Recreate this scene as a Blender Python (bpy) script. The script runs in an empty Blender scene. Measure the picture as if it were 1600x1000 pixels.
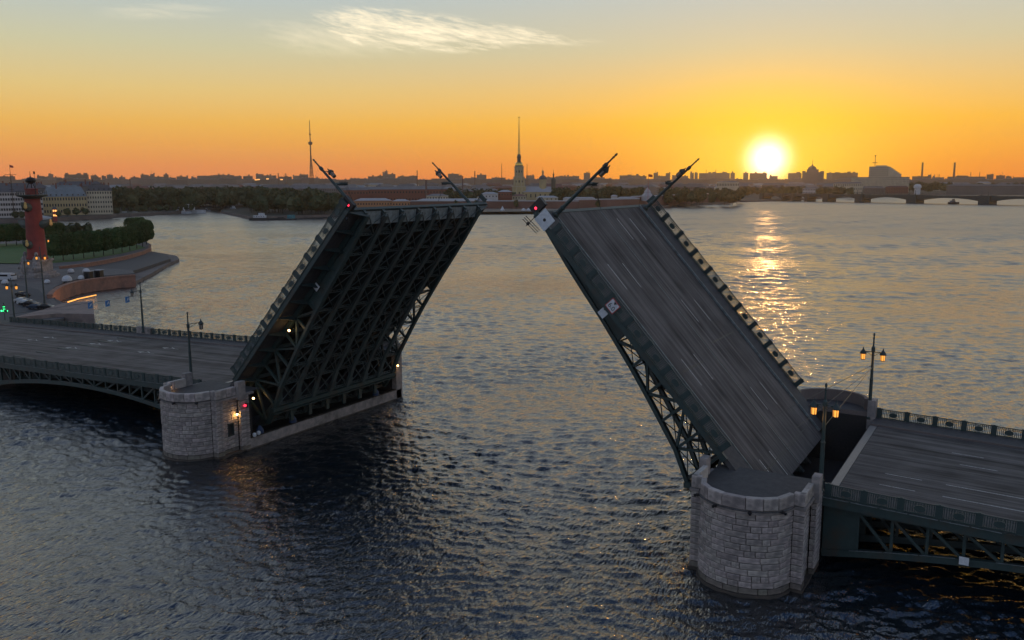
import bpy, math, random
import numpy as np
from math import radians, sin, cos, pi, sqrt, atan2
from mathutils import Vector, Matrix

SC = bpy.context.scene
COL = SC.collection
random.seed(7)
R = random.Random(11)

# ------------------------------------------------------------------ camera
CAM_H, CAM_F, CAM_PITCH, CAM_YAW, CAM_ROLL = 35.0, 1363.3, 9.094, 30.653, -0.136
_p, _a, _r = radians(CAM_PITCH), radians(CAM_YAW), radians(CAM_ROLL)
_hd = Vector((-sin(_a), cos(_a), 0)); _rt = Vector((cos(_a), sin(_a), 0)); _up = Vector((0, 0, 1))
C_FW = _hd*cos(_p) - _up*sin(_p); _u2 = _hd*sin(_p) + _up*cos(_p)
C_RT = _rt*cos(_r) + _u2*sin(_r); C_UP = -_rt*sin(_r) + _u2*cos(_r)
cd = bpy.data.cameras.new('camera'); cam = bpy.data.objects.new('camera', cd); COL.objects.link(cam)
cd.sensor_width = 36; cd.lens = CAM_F/1600*36; cd.clip_end = 60000; cd.clip_start = 0.5
_m = Matrix((C_RT, C_UP, -C_FW)).transposed().to_4x4(); _m.translation = (0, 0, CAM_H)
cam.matrix_world = _m
SC.camera = cam

def ray(u, v): return C_FW + C_RT*((u-800)/CAM_F) - C_UP*((v-500)/CAM_F)
def at(u, v, z=0.0):                      # survey: where the sight line meets a level plane
    d = ray(u, v); return Vector((0, 0, CAM_H)) + d*((z-CAM_H)/d.z)
def far(u, dist, v=None, z=None):         # survey: a bearing and a distance (and a height from v)
    d = ray(u, 281); h = sqrt(d.x*d.x+d.y*d.y); p = Vector((d.x/h*dist, d.y/h*dist, 0))
    if v is not None:
        e = ray(u, v); p.z = CAM_H + e.z/sqrt(e.x*e.x+e.y*e.y)*dist
    if z is not None: p.z = z
    return p
def dist_of(p): return sqrt(p.x*p.x+p.y*p.y)

# ------------------------------------------------------------------ sky, sun, exposure
SUN_EL, SUN_AZ = radians(1.28), radians(-14.54)      # azimuth from +y towards +x
SUN_DIR = Vector((sin(SUN_AZ)*cos(SUN_EL), cos(SUN_AZ)*cos(SUN_EL), sin(SUN_EL)))
def lin(c):
    return tuple(((x/255)/12.92 if x/255 <= .04045 else ((x/255+.055)/1.055)**2.4) for x in c)
W = bpy.data.worlds.new('World'); SC.world = W; W.use_nodes = True
nt = W.node_tree; nt.nodes.clear()
def N(t, **k):
    n = nt.nodes.new(t)
    for a, b in k.items(): setattr(n, a, b)
    return n
def L(a, b): nt.links.new(a, b)
def MA(op, a, b=None, c=None, clamp=False):
    n = N('ShaderNodeMath', operation=op); n.use_clamp = clamp
    for i, x in enumerate((a, b, c)):
        if x is None: continue
        if isinstance(x, (int, float)): n.inputs[i].default_value = x
        else: L(x, n.inputs[i])
    return n.outputs[0]
def MIX(f, a, b, typ='MIX'):
    n = N('ShaderNodeMix', data_type='RGBA', blend_type=typ)
    for i, x in ((0, f), (6, a), (7, b)):
        if isinstance(x, (int, float)): n.inputs[i].default_value = x
        elif isinstance(x, tuple): n.inputs[i].default_value = (*x, 1)
        else: L(x, n.inputs[i])
    return n.outputs[2]
out = N('ShaderNodeOutputWorld'); bg = N('ShaderNodeBackground')
tc = N('ShaderNodeTexCoord'); sep = N('ShaderNodeSeparateXYZ'); L(tc.outputs['Generated'], sep.inputs[0])
zz = MA('MAXIMUM', sep.outputs[2], 0.0)
fac = MA('SQRT', zz)
def ramp(stops):
    r = N('ShaderNodeValToRGB'); L(fac, r.inputs[0]); cr = r.color_ramp; cr.interpolation = 'EASE' if False else 'LINEAR'
    while len(cr.elements) > 1: cr.elements.remove(cr.elements[-1])
    for i, (e, c) in enumerate(stops):
        pos = sqrt(sin(radians(e)))
        el = cr.elements[0] if i == 0 else cr.elements.new(pos)
        el.position = pos; el.color = (*lin(c), 1)
    return r.outputs[0]
HI = [(20, (184, 191, 194)), (35, (146, 160, 178)), (60, (54, 76, 114)), (90, (38, 58, 94))]
away = ramp([(0, (238, 130, 82)), (.9, (240, 145, 76)), (2, (243, 165, 66)), (3.5, (236, 180, 80)), (5.5, (220, 192, 122)), (8, (196, 193, 158)), (11, (172, 186, 188))] + HI)
near = ramp([(0, (255, 128, 0)), (1, (255, 152, 0)), (2.2, (255, 172, 4)), (3.6, (250, 184, 40)), (5.5, (230, 187, 108)), (8, (200, 190, 154)), (11, (184, 189, 180))] + HI)
# angle to the sun
dot = N('ShaderNodeVectorMath', operation='DOT_PRODUCT'); L(tc.outputs['Generated'], dot.inputs[0]); dot.inputs[1].default_value = SUN_DIR
g = MA('MULTIPLY', MA('ARCCOSINE', MA('MINIMUM', dot.outputs['Value'], 0.999999)), 180/pi)
# azimuth closeness
azd = N('ShaderNodeVectorMath', operation='DOT_PRODUCT'); L(tc.outputs['Generated'], azd.inputs[0]); azd.inputs[1].default_value = Vector((sin(SUN_AZ), cos(SUN_AZ), 0))
wn = MA('POWER', 2.71828, MA('MULTIPLY', MA('POWER', MA('DIVIDE', g, 27.0), 2.0), -1.0))
sky = MIX(wn, away, near)
# behind the viewer the dawn sky is a plain dull blue
back = MA('SUBTRACT', 1.0, MA('MULTIPLY_ADD', azd.outputs['Value'], 1.5, 0.35, clamp=True))
bk = ramp([(0, (182, 172, 180)), (6, (184, 184, 196)), (15, (178, 188, 204)), (35, (138, 157, 184)), (60, (72, 96, 134)), (90, (42, 64, 102))])
sky = MIX(back, sky, bk)
nish = N('ShaderNodeTexSky', sky_type='NISHITA', sun_disc=False)
nish.sun_elevation = SUN_EL; nish.sun_rotation = SUN_AZ; nish.altitude = 30; nish.dust_density = 3
nsc = N('ShaderNodeVectorMath', operation='SCALE'); L(nish.outputs[0], nsc.inputs[0]); nsc.inputs['Scale'].default_value = 0.05
sky = MIX(0.12, sky, nsc.outputs[0])
elev = MA('MULTIPLY', MA('ARCSINE', sep.outputs[2]), 180/pi)
de_ = MA('SUBTRACT', elev, math.degrees(SUN_EL)); da2 = MA('MAXIMUM', MA('SUBTRACT', MA('POWER', g, 2.0), MA('POWER', MA('ABSOLUTE', de_), 2.0)), 0.0)
ge = MA('SQRT', MA('ADD', da2, MA('POWER', MA('MULTIPLY', MA('ABSOLUTE', de_), 1.75), 2.0)))
gl = MA('POWER', 2.71828, MA('MULTIPLY', MA('POWER', MA('DIVIDE', ge, 6.6), 1.7), -1.0))
sky = MIX(MA('MULTIPLY', gl, .97), sky, (1.2, .70, 0.0))
g2 = MA('POWER', 2.71828, MA('MULTIPLY', MA('POWER', MA('DIVIDE', g, 1.08), 2.4), -1.0))
sky = MIX(1.0, sky, MIX(g2, (0, 0, 0), (3.6, 2.3, 1.7)), 'ADD')
# cloud: one long feathery streak and faint wisps, by direction
nzx = MA('DIVIDE', sep.outputs[0], MA('MAXIMUM', sep.outputs[1], 0.05))
nzz = MA('DIVIDE', sep.outputs[2], MA('SQRT', MA('ADD', MA('POWER', sep.outputs[0], 2.0), MA('POWER', sep.outputs[1], 2.0))))
def cloud_patch(uc, vc, us, vs, tilt, amount, scale, seed, soft):
    dc = ray(uc, vc); cx, cz = dc.x/dc.y, dc.z/sqrt(dc.x**2+dc.y**2)
    de = ray(us, vc); sx = abs(de.x/de.y-cx); df = ray(uc, vs); sz = abs(df.z/sqrt(df.x**2+df.y**2)-cz)
    x = MA('DIVIDE', MA('SUBTRACT', nzx, cx), sx); y0 = MA('DIVIDE', MA('SUBTRACT', nzz, cz), sz)
    y = MA('ADD', y0, MA('MULTIPLY', x, tilt))
    cmb = N('ShaderNodeCombineXYZ'); L(MA('MULTIPLY', MA('ADD', x, MA('MULTIPLY', y, .35)), 1.0), cmb.inputs[0]); L(MA('MULTIPLY', y, .42), cmb.inputs[1]); cmb.inputs[2].default_value = seed
    nz = N('ShaderNodeTexNoise'); L(cmb.outputs[0], nz.inputs[0]); nz.inputs['Scale'].default_value = scale; nz.inputs['Detail'].default_value = 9; nz.inputs['Roughness'].default_value = .62; nz.inputs['Distortion'].default_value = .6
    taper = MA('ADD', 1.0, MA('MULTIPLY', x, soft))
    yy = MA('DIVIDE', y, MA('MAXIMUM', taper, .08))
    r2 = MA('ADD', MA('POWER', MA('ABSOLUTE', x), 2.6), MA('POWER', MA('ABSOLUTE', yy), 2.0))
    m = MA('SUBTRACT', 1.0, r2)
    cb_ = N('ShaderNodeCombineXYZ'); L(MA('ADD', x, MA('MULTIPLY', y, .5)), cb_.inputs[0]); L(MA('MULTIPLY', y, .7), cb_.inputs[1]); cb_.inputs[2].default_value = seed+5
    n2 = N('ShaderNodeTexNoise'); L(cb_.outputs[0], n2.inputs[0]); n2.inputs['Scale'].default_value = scale*4; n2.inputs['Detail'].default_value = 8; n2.inputs['Roughness'].default_value = .65
    d = MA('ADD', MA('MULTIPLY', m, .62), MA('ADD', MA('MULTIPLY', MA('SUBTRACT', nz.outputs['Fac'], .50), 3.2), MA('MULTIPLY', MA('SUBTRACT', n2.outputs['Fac'], .5), 2.0)))
    return MA('MULTIPLY', MA('MULTIPLY', d, 1.0, clamp=True), MA('MULTIPLY', MA('MAXIMUM', m, 0.0), amount, clamp=True))
c1 = cloud_patch(690, 52, 950, 17, .42, 2.2, 2.3, 3.1, -.62)
c2 = cloud_patch(250, 18, 380, 2, -.5, .22, 2.0, 7.4, 0)
c3 = cloud_patch(540, 60, 760, 25, .15, .35, 1.6, 9.4, 0)
front = MA('GREATER_THAN', sep.outputs[1], 0.05)
ca = MA('MULTIPLY', MA('MAXIMUM', MA('MAXIMUM', c1, c2), c3), front, clamp=True)
sky = MIX(MA('MULTIPLY', ca, .9), sky, (1.0, .86, .60))
L(sky, bg.inputs[0]); bg.inputs[1].default_value = 1.0
L(bg.outputs[0], out.inputs[0])
W.cycles.sampling_method = 'MANUAL'; W.cycles.sample_map_resolution = 2048

sd = bpy.data.lights.new('sun', 'SUN'); so = bpy.data.objects.new('sun', sd); COL.objects.link(so)
sd.energy = .06; sd.angle = radians(.6); sd.color = (1, .48, .16)
so.rotation_euler = SUN_DIR.to_track_quat('Z', 'Y').to_euler()
vs_ = SC.view_settings; vs_.view_transform = 'Standard'; vs_.look = 'None'; vs_.exposure = 0.38; vs_.gamma = 1; vs_.use_curve_mapping = False
SC.render.engine = 'CYCLES'; SC.cycles.use_denoising = True
SC.cycles.max_bounces = 6; SC.cycles.diffuse_bounces = 2; SC.cycles.glossy_bounces = 3; SC.cycles.volume_bounces = 0; SC.cycles.transmission_bounces = 3
SC.cycles.sample_clamp_indirect = 6; SC.cycles.caustics_reflective = False; SC.cycles.caustics_refractive = False

# ------------------------------------------------------------------ materials
def mat(name, c, rough=.7, metal=0, c2=None, scale=1.0, stretch=(1, 1, 1), detail=6, contrast=(.35, .65), bump=0.0, bscale=None, rnd=0.0, emit=None, es=1.0, spec=.5, c3=None, s3=.2, coord='Object', bdist=.02):
    m = bpy.data.materials.new(name); m.use_nodes = True; t = m.node_tree; b = t.nodes['Principled BSDF']
    b.inputs['Base Color'].default_value = (*c, 1); b.inputs['Roughness'].default_value = rough; b.inputs['Metallic'].default_value = metal
    b.inputs['Specular IOR Level'].default_value = spec
    tcn = t.nodes.new('ShaderNodeTexCoord'); mp = t.nodes.new('ShaderNodeMapping'); t.links.new(tcn.outputs[coord], mp.inputs[0]); mp.inputs['Scale'].default_value = stretch
    cur = None
    def noise(sc, dt=detail):
        n = t.nodes.new('ShaderNodeTexNoise'); n.inputs['Scale'].default_value = sc; n.inputs['Detail'].default_value = dt; n.inputs['Roughness'].default_value = .6; t.links.new(mp.outputs[0], n.inputs[0]); return n
    def mixn(f, a, bb):
        n = t.nodes.new('ShaderNodeMix'); n.data_type = 'RGBA'; t.links.new(f, n.inputs[0])
        if isinstance(a, tuple): n.inputs[6].default_value = (*a, 1)
        else: t.links.new(a, n.inputs[6])
        n.inputs[7].default_value = (*bb, 1); return n.outputs[2]
    def rampf(x, lo, hi):
        n = t.nodes.new('ShaderNodeMapRange'); n.inputs[1].default_value = lo; n.inputs[2].default_value = hi; t.links.new(x, n.inputs[0]); return n.outputs[0]
    cur = c
    if c2 is not None: cur = mixn(rampf(noise(scale).outputs[0], *contrast), cur, c2)
    if c3 is not None: cur = mixn(rampf(noise(s3, 4).outputs[0], .5, .7), cur, c3)
    if rnd:
        oi = t.nodes.new('ShaderNodeObjectInfo'); hsv = t.nodes.new('ShaderNodeHueSaturation')
        mr = t.nodes.new('ShaderNodeMapRange'); mr.inputs[3].default_value = 1-rnd; mr.inputs[4].default_value = 1+rnd; t.links.new(oi.outputs['Random'], mr.inputs[0]); t.links.new(mr.outputs[0], hsv.inputs['Value'])
        mr2 = t.nodes.new('ShaderNodeMath'); mr2.operation = 'MULTIPLY'; t.links.new(oi.outputs['Random'], mr2.inputs[0]); mr2.inputs[1].default_value = 7.31
        fr = t.nodes.new('ShaderNodeMath'); fr.operation = 'FRACT'; t.links.new(mr2.outputs[0], fr.inputs[0])
        mr3 = t.nodes.new('ShaderNodeMapRange'); mr3.inputs[3].default_value = .5-rnd*.12; mr3.inputs[4].default_value = .5+rnd*.12; t.links.new(fr.outputs[0], mr3.inputs[0]); t.links.new(mr3.outputs[0], hsv.inputs['Hue'])
        if isinstance(cur, tuple): hsv.inputs['Color'].default_value = (*cur, 1)
        else: t.links.new(cur, hsv.inputs['Color'])
        cur = hsv.outputs[0]
    if not isinstance(cur, tuple): t.links.new(cur, b.inputs['Base Color'])
    if bump:
        bn = t.nodes.new('ShaderNodeBump'); bn.inputs['Strength'].default_value = bump; bn.inputs['Distance'].default_value = bdist
        t.links.new(noise(bscale or scale*3).outputs[0], bn.inputs['Height']); t.links.new(bn.outputs[0], b.inputs['Normal'])
    if emit:
        b.inputs['Emission Color'].default_value = (*emit, 1); b.inputs['Emission Strength'].default_value = es
    return m
M = {}
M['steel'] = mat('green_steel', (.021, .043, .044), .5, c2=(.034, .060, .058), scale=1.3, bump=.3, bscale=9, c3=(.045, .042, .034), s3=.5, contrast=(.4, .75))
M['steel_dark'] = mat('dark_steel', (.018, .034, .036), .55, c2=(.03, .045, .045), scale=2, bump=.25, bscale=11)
M['under'] = mat('lightened_steel', (.055, .082, .082), .6, c2=(.075, .092, .088), scale=.9, bump=.3, bscale=8, c3=(.05, .046, .042), s3=.4)  # steel lightened so the ribs stand out from the dark gaps
M['shade'] = mat('shaded_steel', (.018, .026, .027), .7, c2=(.028, .034, .033), scale=1.1)  # darker steel: shade between the girders put into the colour
M['deckunder'] = mat('darkened_deck', (.010, .012, .014), .8, c2=(.02, .02, .02), scale=1.5)  # deck darkened, shade in the gaps between ribs put into the colour
M['lightsteel'] = mat('pale_steel', (.20, .235, .245), .5, c2=(.10, .12, .12), scale=2.2, bump=.2)
M['edge'] = mat('edge_plate', (.17, .165, .16), .45, c2=(.18, .18, .18), scale=3, stretch=(1, .6, 1), bump=.2)
def asphalt():
    m = bpy.data.materials.new('bridge_asphalt'); m.use_nodes = True; t = m.node_tree; b = t.nodes['Principled BSDF']
    tcn = t.nodes.new('ShaderNodeTexCoord')
    def nz(stretch, sc, dt=4):
        mp = t.nodes.new('ShaderNodeMapping'); t.links.new(tcn.outputs['Object'], mp.inputs[0]); mp.inputs['Scale'].default_value = stretch
        n = t.nodes.new('ShaderNodeTexNoise'); n.inputs['Scale'].default_value = sc; n.inputs['Detail'].default_value = dt; t.links.new(mp.outputs[0], n.inputs[0]); return n.outputs[0]
    a = nz((.012, 1, 1), 1.05, 3); d = nz((.05, 1, 1), 3.2, 3); e = nz((1, 1, 1), .25, 5); f = nz((1, 1, 1), 14, 3)
    def mth(op, x, y):
        n = t.nodes.new('ShaderNodeMath'); n.operation = op
        for i, q in enumerate((x, y)):
            if isinstance(q, float): n.inputs[i].default_value = q
            else: t.links.new(q, n.inputs[i])
        return n.outputs[0]
    s = mth('ADD', mth('ADD', mth('MULTIPLY', a, 1.5), mth('MULTIPLY', d, .8)), mth('ADD', mth('MULTIPLY', e, .8), mth('MULTIPLY', f, .25)))
    r = t.nodes.new('ShaderNodeValToRGB'); mr = t.nodes.new('ShaderNodeMapRange'); mr.inputs[1].default_value = 1.32; mr.inputs[2].default_value = 1.98; t.links.new(s, mr.inputs[0]); t.links.new(mr.outputs[0], r.inputs[0])
    cr = r.color_ramp; cr.elements[0].color = (.026, .024, .024, 1); cr.elements[1].color = (.150, .136, .130, 1)
    t.links.new(r.outputs[0], b.inputs['Base Color']); b.inputs['Roughness'].default_value = .8; b.inputs['Specular IOR Level'].default_value = .3
    bn = t.nodes.new('ShaderNodeBump'); bn.inputs['Strength'].default_value = .5; bn.inputs['Distance'].default_value = .02; t.links.new(mth('ADD', mth('MULTIPLY', f, 1.0), mth('MULTIPLY', a, 1.5)), bn.inputs['Height']); t.links.new(bn.outputs[0], b.inputs['Normal'])
    return m
M['asphalt'] = asphalt()
M['walk'] = mat('sidewalk_asphalt', (.075, .073, .074), .8, c2=(.05, .05, .052), scale=2, bump=.3)
M['street'] = mat('street_asphalt', (.060, .066, .075), .8, c2=(.045, .05, .057), scale=.15)
M['paint'] = mat('road_paint', (.55, .55, .53), .6, c2=(.22, .22, .21), scale=5, contrast=(.4, .7))
M['stone'] = mat('granite_block', (.44, .39, .36), .85, c2=(.33, .29, .27), scale=2.5, bump=.7, bscale=9, rnd=.22, c3=(.15, .14, .14), s3=.6, coord='Object')
M['stone_plain'] = mat('granite', (.33, .29, .27), .85, c2=(.19, .18, .18), scale=1.3, bump=.5, bscale=7, c3=(.12, .11, .10), s3=.35)
M['mortar'] = mat('dark_joint', (.03, .028, .028), .9, c2=(.02, .02, .02), scale=4)
M['redstone'] = mat('pink_granite_wall', (.30, .155, .11), .85, c2=(.22, .12, .09), scale=.8, bump=.4, c3=(.16, .10, .08), s3=.3)
M['wetstone'] = mat('waterline_stone', (.05, .045, .04), .6, c2=(.09, .07, .055), scale=1.5, bump=.5)
M['white'] = mat('white_paint', (.62, .66, .70), .5, c2=(.48, .52, .56), scale=3)
M['signred'] = mat('sign_red', (.35, .05, .05), .5)
M['black'] = mat('black_paint', (.008, .008, .009), .45)
M['redlamp'] = mat('red_signal_lens', (.3, .01, .02), .4, emit=(1, .03, .07), es=2.2)
M['greenlamp'] = mat('green_signal_lens', (.02, .3, .1), .4, emit=(.05, 1, .3), es=2.2)
M['lampglass'] = mat('lit_lantern_glass', (.5, .3, .1), .4, emit=(1, .36, .05), es=1.15)
M['bulb'] = mat('lit_bulb', (.8, .6, .3), .4, emit=(1, .55, .2), es=9)
M['darkglass'] = mat('dark_glass', (.012, .016, .02), .12)
M['unlit'] = mat('unlit_lantern_glass', (.30, .25, .2), .3)
M['blue'] = mat('blue_sign', (.01, .14, .38), .5)
M['tarp'] = mat('blue_tarp', (.012, .035, .09), .6)
M['grass'] = mat('lawn_grass', (.030, .095, .014), .9, c2=(.05, .12, .022), scale=.2)
M['plaza'] = mat('plaza_paving', (.12, .115, .115), .85, c2=(.085, .083, .085), scale=.25)
M['land'] = mat('far_land', (.06, .055, .045), .9, c2=(.04, .045, .03), scale=.01)
M['beach'] = mat('sand_shore', (.20, .16, .13), .9, c2=(.12, .10, .08), scale=.05)
M['quay'] = mat('quay_granite', (.17, .14, .13), .85, c2=(.11, .095, .09), scale=.15)
M['redcol'] = mat('terracotta_column', (.23, .040, .032), .8, c2=(.17, .03, .026), scale=.5, c3=(.13, .03, .025), s3=.12)
M['bronze'] = mat('green_bronze', (.03, .05, .045), .5, c2=(.05, .07, .06), scale=2)
M['gold'] = mat('gilding', (.75, .48, .12), .28, metal=.9, c2=(.55, .35, .1), scale=.5)
M['goldlit'] = mat('gold_lit_ornament', (.55, .36, .12), .5)  # golden light on the prow heads put into the colour
M['trunk'] = mat('bark', (.05, .038, .03), .9, c2=(.03, .025, .02), scale=3)
def foliage(name, c, c2):
    return mat(name, c, .75, c2=c2, scale=.35, rnd=.22, contrast=(.3, .7), spec=.2)
M['leafA'] = foliage('linden_leaves', (.036, .075, .026), (.065, .105, .036))
M['leafB'] = foliage('park_leaves', (.038, .062, .032), (.075, .085, .04))
M['creamwall'] = mat('cream_plaster', (.52, .46, .33), .85, c2=(.42, .37, .28), scale=.08)
M['yellowwall'] = mat('yellow_plaster', (.46, .37, .20), .85, c2=(.38, .30, .17), scale=.08)
M['palewall'] = mat('pale_plaster', (.50, .48, .46), .85, c2=(.40, .38, .37), scale=.08)
M['greywall'] = mat('grey_plaster', (.17, .155, .15), .85, c2=(.12, .115, .115), scale=.05, rnd=.3)
M['brickwall'] = mat('red_brick', (.20, .07, .05), .9, c2=(.18, .07, .05), scale=.06, c3=(.12, .06, .05), s3=.02)
M['fortwall'] = mat('fort_brick', (.16, .075, .06), .9, c2=(.14, .075, .06), scale=.05, c3=(.22, .13, .11), s3=.02)
M['orangewall'] = mat('orange_plaster', (.45, .22, .11), .9, c2=(.38, .18, .09), scale=.05)
M['roofgrey'] = mat('sheet_metal_roof', (.13, .14, .15), .7, c2=(.09, .095, .105), scale=.1, rnd=.25)
M['roofblue'] = mat('blue_grey_roof', (.17, .22, .26), .5, c2=(.12, .16, .19), scale=.15)
M['roofpale'] = mat('pale_roof', (.36, .37, .39), .7, c2=(.32, .33, .36), scale=.06)
M['roofdark'] = mat('dark_roof', (.06, .065, .075), .6, c2=(.09, .09, .10), scale=.2)
M['roofred'] = mat('rust_roof', (.14, .06, .055), .7, c2=(.10, .05, .05), scale=.1)
M['window'] = mat('far_window', (.025, .03, .038), .25)
M['litwin'] = mat('glowing_pane', (.4, .2, .05), .3, emit=(1, .45, .12), es=1.4)  # panes glow by emission, light painted into the material
M['skyblock'] = mat('far_block', (.15, .13, .125), .9, c2=(.11, .10, .10), scale=.02, rnd=.25)
M['boatwhite'] = mat('boat_white', (.55, .57, .60), .5, c2=(.4, .42, .45), scale=.4)
M['hull'] = mat('boat_hull', (.015, .018, .022), .5)
M['teal'] = mat('teal_cover', (.02, .16, .20), .6)
M['tyre'] = mat('tyre', (.012, .012, .012), .8)
for nm, c in (('car_black', (.012, .013, .016)), ('car_silver', (.42, .45, .47)), ('car_blue', (.03, .05, .08)), ('car_grey', (.12, .13, .14))):
    M[nm] = mat(nm, c, .25, metal=.3)

# ------------------------------------------------------------------ mesh building
class MB:
    def __init__(s): s.v = []; s.f = []; s.m = []
    def add(s, vs, fs, mi=0):
        o = len(s.v); s.v += [tuple(x) for x in vs]; s.f += [tuple(i+o for i in f) for f in fs]; s.m += [mi]*len(fs); return s
    def box(s, c, d, rot=None, mi=0):
        hx, hy, hz = d[0]/2, d[1]/2, d[2]/2
        vs = [Vector((x*hx, y*hy, z*hz)) for x in (-1, 1) for y in (-1, 1) for z in (-1, 1)]
        if rot is not None: vs = [rot @ q for q in vs]
        c = Vector(c); vs = [q+c for q in vs]
        return s.add(vs, [(0, 1, 3, 2), (4, 6, 7, 5), (0, 4, 5, 1), (2, 3, 7, 6), (0, 2, 6, 4), (1, 5, 7, 3)], mi)
    def bx(s, x0, x1, y0, y1, z0, z1, mi=0): return s.box(((x0+x1)/2, (y0+y1)/2, (z0+z1)/2), (abs(x1-x0), abs(y1-y0), abs(z1-z0)), None, mi)
    def bar(s, p, q, w, h, up=(0, 0, 1), mi=0):
        p, q = Vector(p), Vector(q); d = q-p; l = d.length
        if l < 1e-6: return s
        d /= l; up = Vector(up); sd_ = d.cross(up)
        if sd_.length < 1e-3: sd_ = d.cross(Vector((1, 0, 0)))
        sd_.normalize(); u = sd_.cross(d)
        return s.box((p+q)/2, (l, w, h), Matrix((d, sd_, u)).transposed(), mi)
    def tube(s, p, q, r0, r1=None, n=8, mi=0, caps=True):
        r1 = r0 if r1 is None else r1; p, q = Vector(p), Vector(q); d = (q-p).normalized()
        a = d.cross(Vector((0, 0, 1)) if abs(d.z) < .9 else Vector((1, 0, 0))).normalized(); b = d.cross(a)
        vs = []
        for c, r in ((p, r0), (q, r1)):
            for i in range(n):
                t = 2*pi*i/n; vs.append(c + a*cos(t)*r + b*sin(t)*r)
        fs = [(i, (i+1) % n, n+(i+1) % n, n+i) for i in range(n)]
        if caps: fs += [tuple(range(n))[::-1], tuple(range(n, 2*n))]
        return s.add(vs, fs, mi)
    def lathe(s, c, prof, n=16, axis=None, mi=0):
        c = Vector(c); rot = Matrix.Identity(3) if axis is None else Vector(axis).to_track_quat('Z', 'Y').to_matrix()
        vs = []; k = len(prof)
        for r, z in prof:
            for i in range(n):
                t = 2*pi*i/n; vs.append(c + rot @ Vector((r*cos(t), r*sin(t), z)))
        fs = [(j*n+i, j*n+(i+1) % n, (j+1)*n+(i+1) % n, (j+1)*n+i) for j in range(k-1) for i in range(n)]
        fs += [tuple(range(n))[::-1], tuple(range((k-1)*n, k*n))]
        return s.add(vs, fs, mi)
    def prism(s, poly, z0, z1, mi=0, top=None):
        n = len(poly); vs = [(x, y, z0) for x, y in poly] + [(x, y, z1) for x, y in poly]
        ar = sum(poly[i][0]*poly[(i+1) % n][1]-poly[(i+1) % n][0]*poly[i][1] for i in range(n))
        fs = [(i, (i+1) % n, n+(i+1) % n, n+i) for i in range(n)] + [tuple(range(n))[::-1], tuple(range(n, 2*n))]
        if ar < 0: fs = [f[::-1] for f in fs]
        o = len(s.f); s.add(vs, fs, mi)
        if top is not None: s.m[-1] = top
        return s
    def quad(s, a, b, c, d, mi=0): return s.add([a, b, c, d], [(0, 1, 2, 3)], mi)
    def mesh(s, name, mats):
        me = bpy.data.meshes.new(name); me.from_pydata([tuple(x) for x in s.v], [], s.f)
        for m in (mats if isinstance(mats, (list, tuple)) else [mats]): me.materials.append(M[m] if isinstance(m, str) else m)
        if any(s.m): me.polygons.foreach_set('material_index', s.m)
        me.update(); return me
def link(name, data, parent=None, mw=None, loc=None, **props):
    o = bpy.data.objects.new(name, data); COL.objects.link(o)
    if parent is not None: o.parent = parent
    if mw is not None: o.matrix_local = mw
    if loc is not None: o.location = loc
    for k, v in props.items(): o[k] = v
    return o
def part(name, mb, mats, parent=None, **k): return link(name, mb.mesh(name, mats), parent, **k)
def thing(name, label, cat, loc=(0, 0, 0), rot=(0, 0, 0), group=None):
    o = link(name, None, loc=loc, label=label, category=cat); o.rotation_euler = rot
    if group: o['group'] = group
    return o
def solo(name, mb, mats, label, cat, group=None, **k):
    o = part(name, mb, mats, **k); o['label'] = label; o['category'] = cat
    if group: o['group'] = group
    return o
def struct(name, mb, mats, **k): return part(name, mb, mats, kind='structure', **k)
def dup(root, loc, rot=None, label=None, group=None, scale=None):
    r = root.copy(); COL.objects.link(r); r.location = loc
    if rot is not None: r.rotation_euler = rot
    if scale is not None: r.scale = scale
    if label: r['label'] = label
    if group: r['group'] = group
    for c in list(root.children):
        d = c.copy(); COL.objects.link(d); d.parent = r
        for e in list(c.children):
            h = e.copy(); COL.objects.link(h); h.parent = d
    return r
def smooth(o):
    o.data.polygons.foreach_set('use_smooth', [True]*len(o.data.polygons)); return o
ORD = ['first', 'second', 'third', 'fourth', 'fifth', 'sixth', 'seventh', 'eighth', 'ninth', 'tenth', 'eleventh', 'twelfth', 'thirteenth', 'fourteenth', 'fifteenth', 'sixteenth', 'seventeenth', 'eighteenth', 'nineteenth', 'twentieth']
TEN = {20: 'twenty', 30: 'thirty', 40: 'forty'}
def ordn(n):
    if n <= 20: return ORD[n-1]
    t = n//10*10; return (TEN[t][:-1]+'ieth') if n == t else TEN[t]+'-'+ORD[n-t-1]
def xyloc(p, z=None): return (p.x, p.y, p.z if z is None else z)
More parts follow.
